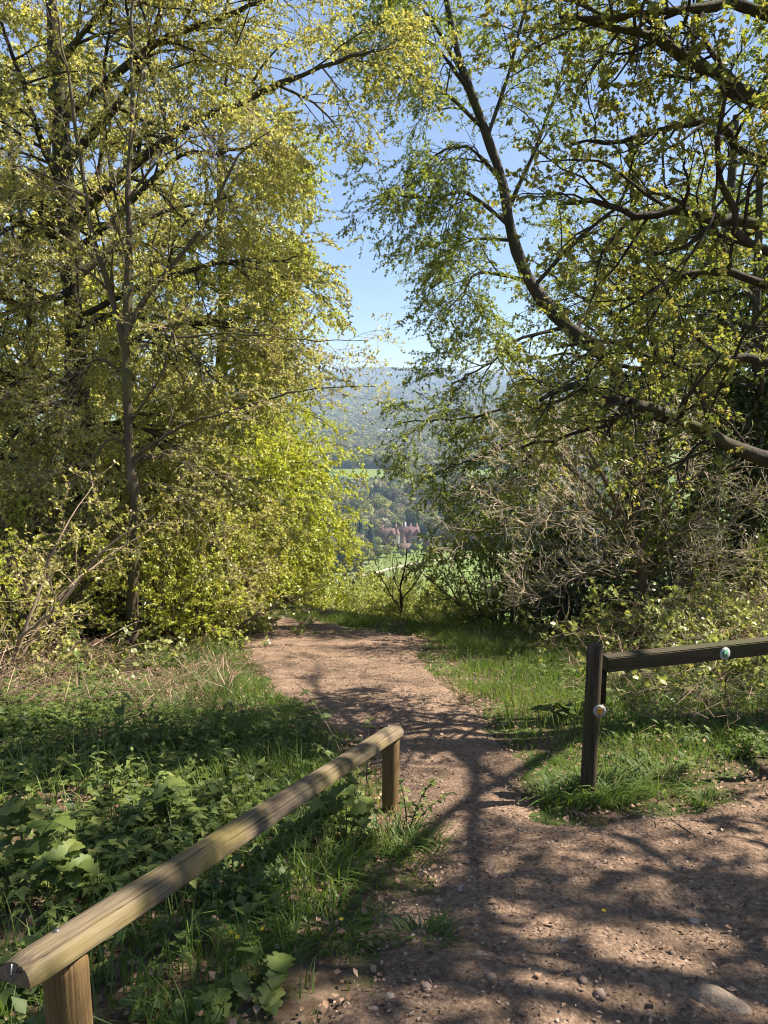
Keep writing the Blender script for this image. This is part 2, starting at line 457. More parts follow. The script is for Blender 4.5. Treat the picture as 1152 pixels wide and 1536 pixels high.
# ground: litter and soil under the trees, meadow far below
def groundmat():
    m, n, l, out = newmat('woodland_ground')
    tc = n.new('ShaderNodeTexCoord'); sp = n.new('ShaderNodeSeparateXYZ'); l.new(tc.outputs['Object'], sp.inputs[0])
    def noise(s, d=6, r=0.6):
        k = n.new('ShaderNodeTexNoise'); k.inputs['Scale'].default_value = s; k.inputs['Detail'].default_value = d; k.inputs['Roughness'].default_value = r
        l.new(tc.outputs['Object'], k.inputs['Vector']); return k
    def mix(f, a, b):
        x = n.new('ShaderNodeMix'); x.data_type = 'RGBA'
        l.new(f, x.inputs['Factor'])
        for s, v in (('A', a), ('B', b)):
            if isinstance(v, tuple): x.inputs[s].default_value = (*v, 1)
            else: l.new(v, x.inputs[s])
        return x.outputs['Result']
    def rng_(v, a, b):
        k = n.new('ShaderNodeMapRange'); k.inputs['From Min'].default_value = a; k.inputs['From Max'].default_value = b
        l.new(v, k.inputs['Value']); return k.outputs['Result']
    n1 = noise(14, 8, 0.7); n2 = noise(1.3, 5)
    soil = ramp(n, [(0.3, (0.035, 0.024, 0.016)), (0.5, (0.085, 0.058, 0.038)), (0.7, (0.16, 0.11, 0.075))]); l.new(n1.outputs['Fac'], soil.inputs['Fac'])
    moss = ramp(n, [(0.35, (0.035, 0.05, 0.014)), (0.65, (0.075, 0.11, 0.025))]); l.new(n1.outputs['Fac'], moss.inputs['Fac'])
    near = mix(rng_(n2.outputs['Fac'], 0.46, 0.6), soil.outputs['Color'], moss.outputs['Color'])
    nf = noise(0.006, 4); nf2 = noise(0.25, 5)
    field = ramp(n, [(0.40, (0.085, 0.125, 0.028)), (0.5, (0.105, 0.145, 0.032)), (0.6, (0.12, 0.145, 0.045))]); l.new(nf.outputs['Fac'], field.inputs['Fac'])
    f2 = ramp(n, [(0.3, (0.82, 0.82, 0.82)), (0.7, (1.15, 1.15, 1.15))]); l.new(nf2.outputs['Fac'], f2.inputs['Fac'])
    mul = n.new('ShaderNodeMix'); mul.data_type = 'RGBA'; mul.blend_type = 'MULTIPLY'; mul.inputs['Factor'].default_value = 1
    l.new(field.outputs['Color'], mul.inputs['A']); l.new(f2.outputs['Color'], mul.inputs['B'])
    col = mix(rng_(sp.outputs['Y'], 22, 60), near, mul.outputs['Result'])
    # distant hills: woods with a few fields
    nw = noise(0.0022, 5); nt = noise(0.03, 5, 0.7)
    wood = ramp(n, [(0.35, (0.025, 0.04, 0.02)), (0.65, (0.07, 0.085, 0.035))]); l.new(nt.outputs['Fac'], wood.inputs['Fac'])
    hill = mix(rng_(nw.outputs['Fac'], 0.55, 0.58), wood.outputs['Color'], (0.13, 0.17, 0.06))
    col = mix(rng_(sp.outputs['Y'], 3500, 3700), col, hill)
    p = n.new('ShaderNodeBsdfPrincipled'); p.inputs['Roughness'].default_value = 0.95; p.inputs['Specular IOR Level'].default_value = 0.1
    l.new(col, p.inputs['Base Color'])
    bp = n.new('ShaderNodeBump'); bp.inputs['Strength'].default_value = 0.6; bp.inputs['Distance'].default_value = 0.03
    l.new(n1.outputs['Fac'], bp.inputs['Height']); l.new(bp.outputs['Normal'], p.inputs['Normal'])
    l.new(p.outputs[0], out.inputs['Surface'])
    return m
M['ground'] = groundmat()

def pathmat():
    m, n, l, out = newmat('trodden_earth')
    tc = n.new('ShaderNodeTexCoord')
    def noise(s, d=6, r=0.6):
        k = n.new('ShaderNodeTexNoise'); k.inputs['Scale'].default_value = s; k.inputs['Detail'].default_value = d; k.inputs['Roughness'].default_value = r
        l.new(tc.outputs['Object'], k.inputs['Vector']); return k
    a = noise(34, 8, 0.75); b = noise(2.2, 5); c = noise(110, 4, 0.7)
    r1 = ramp(n, [(0.30, (0.066, 0.044, 0.030)), (0.45, (0.155, 0.104, 0.072)), (0.58, (0.255, 0.178, 0.126)), (0.72, (0.37, 0.28, 0.21))]); l.new(a.outputs['Fac'], r1.inputs['Fac'])
    r2 = ramp(n, [(0.32, (0.68, 0.66, 0.64)), (0.68, (1.2, 1.15, 1.12))]); l.new(b.outputs['Fac'], r2.inputs['Fac'])
    x = n.new('ShaderNodeMix'); x.data_type = 'RGBA'; x.blend_type = 'MULTIPLY'; x.inputs['Factor'].default_value = 1
    l.new(r1.outputs['Color'], x.inputs['A']); l.new(r2.outputs['Color'], x.inputs['B'])
    vo = n.new('ShaderNodeTexVoronoi'); vo.inputs['Scale'].default_value = 48; l.new(tc.outputs['Object'], vo.inputs['Vector'])
    ad = n.new('ShaderNodeMath'); ad.operation = 'ADD'; l.new(a.outputs['Fac'], ad.inputs[0]); l.new(c.outputs['Fac'], ad.inputs[1])
    su = n.new('ShaderNodeMath'); su.operation = 'SUBTRACT'; l.new(ad.outputs[0], su.inputs[0]); l.new(vo.outputs['Distance'], su.inputs[1])
    p = n.new('ShaderNodeBsdfPrincipled'); p.inputs['Roughness'].default_value = 0.92; p.inputs['Specular IOR Level'].default_value = 0.15
    l.new(x.outputs['Result'], p.inputs['Base Color'])
    bp = n.new('ShaderNodeBump'); bp.inputs['Strength'].default_value = 0.85; bp.inputs['Distance'].default_value = 0.012
    l.new(su.outputs[0], bp.inputs['Height']); l.new(bp.outputs['Normal'], p.inputs['Normal'])
    l.new(p.outputs[0], out.inputs['Surface'])
    return m
M['path'] = pathmat()

# ------------------------------------------------------------------ ground sheet
def axis(a, b, step, lo, hi, g):
    c = list(np.arange(a, b + 1e-6, step)); s = step; x = c[-1]
    while x < hi: s *= g; x += s; c.append(x)
    s = step; x = c[0]; f = []
    while x > lo: s *= g; x -= s; f.append(x)
    return np.array(f[::-1] + c)
gx = axis(-9, 9, 0.26, -9000, 9000, 1.16)
gy = axis(-1, 26, 0.26, -300, 14000, 1.075)
GX, GY = np.meshgrid(gx, gy)
gv = np.stack([GX, GY, H(GX, GY)], -1).reshape(-1, 3)
ii = np.arange(len(gx) * len(gy)).reshape(len(gy), len(gx))
gq = np.stack([ii[:-1, :-1], ii[:-1, 1:], ii[1:, 1:], ii[1:, :-1]], -1).reshape(-1, 4)
obj('ground', mesh_np('ground', gv, [gq], smooth=True), M['ground'], kind='structure')

# ------------------------------------------------------------------ path
def w2(p): return (float(p[0]), float(p[1]))
PL = [(430, 1536), (560, 1445), (640, 1335), (652, 1270), (628, 1200), (572, 1130), (490, 1080), (430, 1040), (392, 1000), (374, 968), (385, 950), (402, 943), (372, 934)]
PR = [(1152, 1178), (1010, 1212), (905, 1238), (815, 1226), (780, 1150), (748, 1090), (702, 1060), (655, 1020), (632, 985), (640, 964), (590, 951), (500, 938), (430, 928), (370, 923)]
poly = [(-1.4, -4.0), (-0.75, 0.6)] + [w2(gp(*p)) for p in PL] + [(-6.0, 15.4), (-9.0, 17.0), (-8.6, 18.2), (-5.6, 17.0)] + [w2(gp(*p)) for p in PR[::-1]] + [(5.2, 4.2), (6.5, -4.0)]
poly = np.array(poly)
def path_sd(x, y):
    """signed distance to the path's edge, positive on the path"""
    x = np.asarray(x, float); y = np.asarray(y, float); sh = x.shape
    p = np.stack([x.ravel(), y.ravel()], -1)
    A = poly; B = np.roll(poly, -1, 0)
    dmin = np.full(len(p), 1e9); ins = np.zeros(len(p), bool)
    for a, b in zip(A, B):
        e = b - a; t = np.clip(((p - a) @ e) / (e @ e), 0, 1)
        dmin = np.minimum(dmin, np.linalg.norm(p - a - t[:, None] * e, axis=1))
        c = (a[1] > p[:, 1]) != (b[1] > p[:, 1])
        xs = a[0] + (p[:, 1] - a[1]) / (e[1] if abs(e[1]) > 1e-9 else 1e-9) * e[0]
        ins ^= c & (p[:, 0] < xs)
    return np.where(ins, dmin, -dmin).reshape(sh)
def path_edge(x, y):
    return path_sd(x, y) + (fbm(x * 2.2, y * 2.2, 31) - 0.5) * 0.42

STEP = 0.06
px_ = np.arange(-8.8, 6.3, STEP); py_ = np.arange(-2.0, 18.2, STEP)
QX, QY = np.meshgrid(px_, py_)
sd = path_edge(QX, QY)
lift = np.clip(sd, -0.12, 0.12) / 0.12
QZ = H(QX, QY) + 0.018 * lift + 0.004 + ((fbm(QX * 7, QY * 7, 41) - 0.5) * 0.035 + (fbm(QX * 2.1, QY * 2.1, 43) - 0.5) * 0.05) * np.clip(lift, 0, 1) - 0.02 * (lift <= 0) * (-lift)
ii = np.arange(QX.size).reshape(QX.shape)
keep = (sd[:-1, :-1] > -0.14) & (sd[1:, 1:] > -0.14) & (sd[:-1, 1:] > -0.14) & (sd[1:, :-1] > -0.14)
pq = np.stack([ii[:-1, :-1], ii[:-1, 1:], ii[1:, 1:], ii[1:, :-1]], -1)[keep]
used, inv = np.unique(pq.ravel(), return_inverse=True)
pv = np.stack([QX, QY, QZ], -1).reshape(-1, 3)[used]
obj('path', mesh_np('path', pv, [inv.reshape(-1, 4)], smooth=True), M['path'], kind='structure')

# ------------------------------------------------------------------ valley: track, house, trees
def strip(name, pts, w, mat):
    c = spline(pts, 60); t = nrm(np.gradient(c, axis=0)); s = np.stack([t[:, 1], -t[:, 0], 0 * t[:, 0]], -1)
    g = Geo(); L = c + s * w / 2; Rr = c - s * w / 2
    v = np.stack([L, Rr], 1); v[..., 2] = H(v[..., 0], v[..., 1]) + 0.35
    v = v.reshape(-1, 3); i = np.arange(59)[:, None] * 2
    return obj(name, mesh_np(name, v, [i + np.array([0, 1, 3, 2])]), mat, kind='structure')
M['track'] = plainmat('chalk_track', (0.42, 0.35, 0.25), 0.9, 0.2, 0.3)
strip('farm_track', [gp(500, 872), gp(552, 862), gp(600, 850), gp(650, 841), gp(720, 834), gp(800, 830)], 4.5, M['track'])

M['brick'] = plainmat('red_brick', (0.28, 0.155, 0.12), 0.9, 0.25, 0.8)
M['roof'] = plainmat('clay_roof_tile', (0.145, 0.085, 0.07), 0.85, 0.3, 0.9)
M['render'] = plainmat('cream_render', (0.62, 0.55, 0.46), 0.85, 0.1, 0.5)
M['winglass'] = plainmat('dark_window_glass', (0.03, 0.035, 0.045), 0.15, 0.1, 1.0, spec=0.6)
M['white'] = plainmat('white_paint', (0.75, 0.75, 0.73), 0.6, 0.08, 2.0)
M['slate'] = plainmat('grey_slate', (0.30, 0.32, 0.36), 0.5, 0.15, 0.6)

def gabled(parent, c, w, d, h, rh, axis_x=True, wall='brick', roof='roof', wins=True):
    """wall block + gabled roof + windows as children of parent, local coordinates (front is -Y)"""
    x, y = c
    g = Geo(); hw, hd = w / 2, d / 2
    if axis_x:   # ridge along x: gable triangles at both x ends
        v = [(-hw, -hd, -4), (hw, -hd, -4), (hw, hd, -4), (-hw, hd, -4), (-hw, -hd, h), (hw, -hd, h), (hw, hd, h), (-hw, hd, h), (-hw, 0, h + rh), (hw, 0, h + rh)]
        q = [[0, 1, 5, 4], [1, 2, 6, 5], [2, 3, 7, 6], [3, 0, 4, 7]]; t = [[4, 8, 7], [5, 6, 9]]
    else:
        v = [(-hw, -hd, -4), (hw, -hd, -4), (hw, hd, -4), (-hw, hd, -4), (-hw, -hd, h), (hw, -hd, h), (hw, hd, h), (-hw, hd, h), (0, -hd, h + rh), (0, hd, h + rh)]
        q = [[0, 1, 5, 4], [1, 2, 6, 5], [2, 3, 7, 6], [3, 0, 4, 7]]; t = [[4, 5, 8], [6, 7, 9]]
    g.add(np.array(v) + V(x, y, 0), q, t)
    obj('wall', g.mesh('wall'), M[wall], parent)
    g = Geo(); e = 0.5; th = 0.35
    if axis_x:
        sl = rh / hd
        for s in (-1, 1):
            o = [(-hw - e, s * (hd + e), h - e * sl), (hw + e, s * (hd + e), h - e * sl), (hw + e, 0, h + rh), (-hw - e, 0, h + rh)]
            o = np.array(o) + V(x, y, 0.05); g.add(np.vstack([o, o + V(0, 0, th)]), [[0, 1, 2, 3], [4, 7, 6, 5], [0, 4, 5, 1], [1, 5, 6, 2], [3, 7, 4, 0]])
    else:
        sl = rh / hw
        for s in (-1, 1):
            o = [(s * (hw + e), -hd - e, h - e * sl), (s * (hw + e), hd + e, h - e * sl), (0, hd + e, h + rh), (0, -hd - e, h + rh)]
            o = np.array(o) + V(x, y, 0.05); g.add(np.vstack([o, o + V(0, 0, th)]), [[0, 1, 2, 3], [4, 7, 6, 5], [0, 4, 5, 1], [1, 5, 6, 2], [3, 7, 4, 0]])
    ro = obj('roof', g.mesh('roof'), M[roof], parent)
    if wins:
        nw = max(1, int(w // 3.2))
        for lv in range(max(1, int(h // 3.4))):
            for k in range(nw):
                wx = x - hw + (k + 0.5) * w / nw; wz = 1.8 + lv * 3.3
                f = Geo(); f.box((wx, y - hd - 0.06, wz), (1.5, 0.12, 1.9)); wo = obj('window', f.mesh('window'), M['white'], parent)
                f = Geo(); f.box((wx, y - hd - 0.13, wz), (1.2, 0.04, 1.6)); obj('pane', f.mesh('pane'), M['winglass'], wo)
    return ro

def chimney(parent, x, y, z0, z1, mat='brick'):
    g = Geo(); g.box((x, y, (z0 + z1) / 2), (1.5, 1.1, z1 - z0)); g.box((x, y, z1 + 0.15), (1.8, 1.4, 0.3))
    for s in (-0.4, 0.4): g.box((x + s, y, z1 + 0.7), (0.35, 0.35, 0.8))
    obj('chimney', g.mesh('chimney'), M[mat], parent)

HP = pt(592, 815, 720); HP[2] = H(HP[0], HP[1])
hs_ = thing('country_house', 'red brick country house with steep tiled roofs and tall chimneys in the valley', 'house', HP)
hs_.rotation_euler = (0, 0, R_(14)); hs_.scale = (0.85, 0.85, 0.9)
r1 = gabled(hs_, (-8, 4), 20, 10, 8, 7.5, True)
gabled(hs_, (-4, -2.5), 7, 6, 7.6, 6.5, False, wins=True)
gabled(hs_, (7, -3), 8, 9, 8.4, 7, False)
gabled(hs_, (16, 4), 26, 11, 8.6, 8, True)
gabled(hs_, (17, -3.5), 6.5, 6, 8.2, 6, False)
gabled(hs_, (25, -3.5), 6.5, 6, 8.2, 6, False)
for cx, cyy in ((-13, 4), (3, 5.5), (10, 4.5), (20, 5), (27, 4)): chimney(hs_, cx, cyy, 9, 19.5)
chimney(hs_, 13.5, 4, 14, 21, 'white')
a8 = np.arange(10) * 2 * math.pi / 10
g = Geo(); ring = np.stack([np.cos(a8), np.sin(a8), 0 * a8], -1)
v = np.vstack([ring * 2.3 + V(1.8, -6.5, -4), ring * 2.3 + V(1.8, -6.5, 11)])
i = np.arange(10); g.add(v, np.stack([i, (i + 1) % 10, (i + 1) % 10 + 10, i + 10], -1)); obj('turret', g.mesh('turret'), M['render'], hs_)
g = Geo(); v = np.vstack([ring * 2.8 + V(1.8, -6.5, 10.8), V(1.8, -6.5, 17.5)[None]]); g.add(v, None, np.stack([i, (i + 1) % 10, 0 * i + 10], -1)); obj('turret_roof', g.mesh('turret_roof'), M['roof'], hs_)

def cottage(px, py, Y, w, d, h, rh, rz, label, wall, roof, cat='house', axis_x=True):
    p = pt(px, py, Y); p[2] = H(p[0], p[1])
    t = thing('cottage' if cat == 'house' else 'barn', label, cat, p); t.rotation_euler = (0, 0, R_(rz))
    gabled(t, (0, 0), w, d, h, rh, axis_x, wall, roof)
    return t
cottage(606, 824, 672, 11, 7, 4.0, 3.5, 8, 'low pink tiled cottage in front of the brick country house', 'render', 'roof')
cottage(648, 820, 685, 15, 8, 4.5, 4.2, -10, 'long brick outbuilding with tiled roof beside the brick country house', 'brick', 'roof')
cottage(662, 812, 760, 12, 8, 5.0, 4.5, 20, 'small cream house behind the long brick outbuilding', 'render', 'roof')
cottage(577, 655, 2150, 50, 26, 15, 11, -12, 'large barn with pale grey roof among the valley woods', 'render', 'slate', 'barn')
cottage(640, 712, 1290, 26, 10, 5, 3, 4, 'white low shed at the edge of the valley meadow', 'white', 'slate', 'barn')
k = 0
town = [(604, 617), (618, 613), (628, 618), (566, 607), (588, 611), (645, 622), (540, 611), (660, 612)]
for (a, b) in town:
    cottage(a, b, 4050 + 140 * (k % 4), 34, 22, 14, 9, (k * 37) % 50 - 25, 'tiny pale house of the far town below the hills', 'white', 'slate')['group'] = 'far town houses'
    k += 1

# crown prototypes for trees far below (no more than a few pixels wide)
import bmesh
def lump(rng, sub, rx, rz, zc, amp):
    bm = bmesh.new(); bmesh.ops.create_icosphere(bm, subdivisions=sub, radius=1.0)
    v = np.array([x.co[:] for x in bm.verts]); f = np.array([[w.index for w in t.verts] for t in bm.faces]); bm.free()
    ph = rng.random((6, 3)) * 6.28; fr = rng.normal(size=(6, 3)) * 3.2
    s = sum(np.sin(v @ fr[k] + ph[k, 0]) for k in range(6)) / 6
    v = v * (1 + amp * s + 0.10 * rng.normal(size=len(v)))[:, None]
    return v * V(rx, rx, rz) + V(0, 0, zc), f, s

def far_tree(name, rng, kind, hi=True):
    g = Geo()
    if kind == 'conifer':
        for k in range(9):
            z = 1.5 + k * 1.75; r = 3.6 * (1 - k / 9.6); a = np.arange(14) * 2 * math.pi / 14 + rng.random()
            rr = r * (0.75 + 0.5 * rng.random(14))
            ringv = np.stack([np.cos(a) * rr, np.sin(a) * rr, z - 0.8 * rng.random(14)], -1)
            v = np.vstack([ringv, V(0, 0, z + 3.4)[None]]); i = np.arange(14)
            g.add(v, None, np.stack([i, (i + 1) % 14, 0 * i + 14], -1), r=np.concatenate([0.2 + 0.8 * rng.random(14), [0.5]]))
        hgt = 3.0
    else:
        v, f, s = lump(rng, 3 if hi else 2, 5.0, 4.6, 7.2, 0.30)
        v = v * 0.93
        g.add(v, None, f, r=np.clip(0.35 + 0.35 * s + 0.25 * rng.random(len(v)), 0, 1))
        n = 520 if hi else 120
        u = nrm(rng.normal(size=(n, 3))); u[:, 2] = np.abs(u[:, 2]) * 1.3 - 0.35; u = nrm(u)
        ph = rng.random((5, 1)) * 6.28; fr = rng.normal(size=(5, 3)) * 3.2
        c = u * V(5.2, 5.2, 4.8) * (0.86 + 0.2 * rng.random((n, 1))) + V(0, 0, 7.0)
        # clumps of leaves as small tilted triangles standing out of the crown
        a1 = nrm(rng.normal(size=(n, 3))); a2 = nrm(np.cross(a1, u + 0.6 * rng.normal(size=(n, 3)))); sz = (0.45 + 0.5 * rng.random((n, 1))) * (1 if hi else 1.7)
        tv = np.stack([c + a1 * sz, c - a1 * sz * 0.5 + a2 * sz * 0.8, c - a1 * sz * 0.5 - a2 * sz * 0.8], 1).reshape(-1, 3)
        g.add(tv, None, np.arange(3 * n).reshape(-1, 3), r=np.repeat(rng.random(n), 3))
    vt, qt = tubes(np.array([[[0, 0, -1.5], [0.1, 0, 3.0], [0, 0.1, 7.0]]]), np.array([[0.45, 0.35, 0.15]]), 6)
    g.add(vt, qt, r=0.0)
    return g.mesh(name)
rngf = np.random.default_rng(3)
wood_cols = [tuple(1.35 * q for q in c) for c in [(0.075, 0.085, 0.035), (0.10, 0.11, 0.04), (0.14, 0.145, 0.045), (0.12, 0.10, 0.065), (0.16, 0.165, 0.05), (0.10, 0.085, 0.06), (0.055, 0.075, 0.035), (0.15, 0.14, 0.10), (0.17, 0.18, 0.05), (0.13, 0.125, 0.045)]]
M['far_leaf'] = instmat('valley_tree_leaf', wood_cols)
M['far_conifer'] = instmat('valley_conifer_leaf', [(0.018, 0.035, 0.026), (0.03, 0.05, 0.032)])
far_protos = [far_tree('valley_tree', rngf, 'round') for _ in range(5)]
lo_protos = [far_tree('far_wood_tree', rngf, 'round', hi=False) for _ in range(4)]
con_protos = [far_tree('valley_conifer', rngf, 'conifer') for _ in range(2)]
for me in far_protos + lo_protos: me.materials.append(M['far_leaf'])
for me in con_protos: me.materials.append(M['far_conifer'])

def scatter(rng, y0, y1, u0, u1, sp):
    out = []; y = y0
    while y < y1:
        xs = np.arange(u0 * y, u1 * y, sp)
        if len(xs): out.append(np.stack([xs + rng.normal(size=len(xs)) * sp * 0.35, y + rng.normal(size=len(xs)) * sp * 0.35], -1))
        y += sp * 0.9
    return np.concatenate(out)
def px_of(p):
    d = np.asarray(p) - CAMP; f = V(0, math.cos(PITCH), -math.sin(PITCH)); up = V(0, math.sin(PITCH), math.cos(PITCH))
    z = d @ f
    return 576 + FPX * d[..., 0] / z, 768 - FPX * (d @ up) / z

near_w = scatter(rngf, 560, 1330, -0.30, 0.36, 15.0)
u_, y_ = near_w[:, 0] / near_w[:, 1], near_w[:, 1]
hx, hy = HP[0], HP[1]
ok = np.ones(len(near_w), bool)
ok &= ~((np.abs(near_w[:, 0] - hx - 10) < 34) & (np.abs(y_ - hy + 16) < 36))          # the house and its garden
edge_top = 640 + (u_ * 120)
ok &= ~((y_ < 690) & (u_ > -0.023 + (y_ - 560) * 0.00008) & (u_ < 0.30))                # the green slope before the house
ok &= ~((y_ > 1070) & (u_ > -0.078) & (u_ < 0.012))
ok &= ~((y_ > 1070) & (u_ > 0.10) & (u_ < 0.2))
ok &= ~((y_ > 900) & (y_ < 1010) & (u_ > 0.11) & (u_ < 0.16))
near_w = near_w[ok]; u_, y_ = near_w[:, 0] / near_w[:, 1], near_w[:, 1]
vis = (u_ > -0.105) & (u_ < 0.125)
cand = np.where(vis)[0]; cand = cand[np.argsort(y_[cand])][:285]
single = np.zeros(len(near_w), bool); single[cand] = True
for j in cand:
    x, y = near_w[j]; k = rngf.random()
    con = (k < 0.09) or (y < 690 and k < 0.45)
    me = con_protos[int(rngf.integers(2))] if con else far_protos[int(rngf.integers(5))]
    s = (1.25 + 0.85 * rngf.random()) * (1.0 if not con else 0.75)
    o = obj('valley_conifer' if con else 'valley_tree', me,
            label='dark green conifer rising among the valley trees' if con else 'rounded spring tree of the wood on the valley floor',
            cat='tree', group='valley conifers' if con else 'valley floor trees')
    o.location = (x, y, float(H(x, y))); o.rotation_euler = (0, 0, rngf.random() * 6.28)
    o.scale = (s * (0.9 + 0.25 * rngf.random()), s, s * (0.9 + 0.4 * rngf.random()))
for (a, Y, s, con, lab) in [(541, 640, 2.0, 1, 'tallest dark conifer left of the brick country house'), (556, 655, 1.75, 1, 'dark conifer nearest the brick country house'), (530, 625, 1.7, 1, 'dark conifer beside the bright beech, left of the country house'),
                            (566, 628, 0.95, 0, 'round green garden tree below the conifers'), (580, 640, 0.85, 0, 'small round tree before the brick country house'), (553, 600, 0.9, 0, 'round tree at the corner of the green slope'), (590, 690, 0.7, 0, 'little tree against the front of the country house'), (622, 668, 0.7, 0, 'little tree beside the low pink cottage'), (640, 660, 0.6, 0, 'low tree below the long brick outbuilding'), (655, 672, 0.75, 0, 'round tree at the end of the long brick outbuilding'),
                            (566, 700, 0.8, 0, 'round tree at the left corner of the country house'), (605, 640, 0.6, 0, 'shrub-like tree on the lawn below the pink cottage'), (626, 700, 0.9, 0, 'full tree hiding the right end of the country house'), (600, 770, 1.7, 0, 'large tree rising just behind the country house roofs'), (632, 775, 1.6, 0, 'large tree behind the right wing of the country house'), (570, 765, 1.5, 0, 'large tree behind the left wing of the country house')]:
    x = (a - 576) / FPX * Y * 1.02
    o = obj('valley_conifer' if con else 'garden_tree', (con_protos if con else far_protos)[int(rngf.integers(2))], label=lab, cat='tree')
    o.location = (x, Y, float(H(x, Y))); o.scale = (s, s, s * 1.05); o.rotation_euler = (0, 0, rngf.random() * 6.28)
rest = near_w[~single]
w2_ = scatter(rngf, 1385, 2300, -0.30, 0.36, 17.0)
w3_ = scatter(rngf, 2300, 4300, -0.28, 0.32, 23.0)
pts2 = np.concatenate([rest, w2_, w3_])
keepw = ~((np.abs(pts2[:, 0] - pt(577, 655, 2150)[0]) < 24) & (np.abs(pts2[:, 1] - 2110) < 50))
keepw &= fbm(pts2[:, 0] / 260, pts2[:, 1] / 260, 77) < np.where(pts2[:, 1] > 2500, 0.72, 0.80)
pts2 = pts2[keepw]
def gn_scatter(name, P, protos, smin, smax, label, cat):
    lib = bpy.data.collections.new(name + '_kinds')
    for me in protos:
        o = bpy.data.objects.new(me.name, me); lib.objects.link(o)
    me = bpy.data.meshes.new(name)
    me.vertices.add(len(P)); me.vertices.foreach_set('co', np.ascontiguousarray(P, np.float32).ravel())
    sc = me.attributes.new('sc', 'FLOAT', 'POINT'); sc.data.foreach_set('value', (smin + (smax - smin) * RNG.random(len(P))).astype(np.float32) * (1 + np.clip((P[:, 1] - 2300) / 3000, 0, 0.5)).astype(np.float32))
    o = obj(name, me, None, kind='stuff', label=label, cat=cat)
    ng = bpy.data.node_groups.new(name, 'GeometryNodeTree')
    ng.interface.new_socket('Geometry', in_out='INPUT', socket_type='NodeSocketGeometry')
    ng.interface.new_socket('Geometry', in_out='OUTPUT', socket_type='NodeSocketGeometry')
    N = ng.nodes; gi = N.new('NodeGroupInput'); go = N.new('NodeGroupOutput')
    m2p = N.new('GeometryNodeMeshToPoints'); ip = N.new('GeometryNodeInstanceOnPoints'); ci = N.new('GeometryNodeCollectionInfo')
    ci.inputs['Collection'].default_value = lib; ci.inputs['Separate Children'].default_value = True; ci.inputs['Reset Children'].default_value = True
    ip.inputs['Pick Instance'].default_value = True
    rv = N.new('FunctionNodeRandomValue'); rv.data_type = 'FLOAT_VECTOR'
    rv.inputs[0].default_value = (0, 0, 0); rv.inputs[1].default_value = (0.08, 0.08, 6.28)
    na = N.new('GeometryNodeInputNamedAttribute'); na.data_type = 'FLOAT'; na.inputs['Name'].default_value = 'sc'
    Lk = ng.links
    Lk.new(gi.outputs[0], m2p.inputs['Mesh']); Lk.new(m2p.outputs[0], ip.inputs['Points']); Lk.new(ci.outputs[0], ip.inputs['Instance'])
    Lk.new(rv.outputs[0], ip.inputs['Rotation']); Lk.new(na.outputs['Attribute'], ip.inputs['Scale']); Lk.new(ip.outputs[0], go.inputs[0])
    md = o.modifiers.new('scatter', 'NODES'); md.node_group = ng
    return o
P3 = np.column_stack([pts2, H(pts2[:, 0], pts2[:, 1])])
gn_scatter('far_woodland', P3, lo_protos, 1.4, 2.5, 'hazy spring woodland covering the valley floor to the hills', 'woodland')
# woods on the hills behind
hw = scatter(rngf, 4350, 7600, -0.26, 0.30, 40.0)
hw = hw[fbm(hw[:, 0] / 420, hw[:, 1] / 420, 91) < 0.56]
gn_scatter('hill_woodland', np.column_stack([hw, H(hw[:, 0], hw[:, 1])]), lo_protos, 2.2, 3.4, 'blue hazy woods on the distant ridge', 'woodland')

# ------------------------------------------------------------------ trees close by
def px_line(pts, n=16):
    """control points (px, py, Y) of the photograph placed at their own distance Y"""
    return spline([pt(*p) for p in pts], n)

def limb_mesh(rng, P, r0, r1, S=9, wig=0.03, flare=0.0):
    K = len(P)
    P = P + np.cumsum(rng.normal(size=P.shape) * wig * 0.3, 0) * np.linspace(0, 1, K)[:, None]
    r = r0 + (r1 - r0) * np.linspace(0, 1, K) ** 0.85
    r = r * (1 + 0.10 * rng.normal(size=K))
    if flare: r = r * (1 + flare * np.exp(-np.linspace(0, 1, K) * 14))
    return P, r

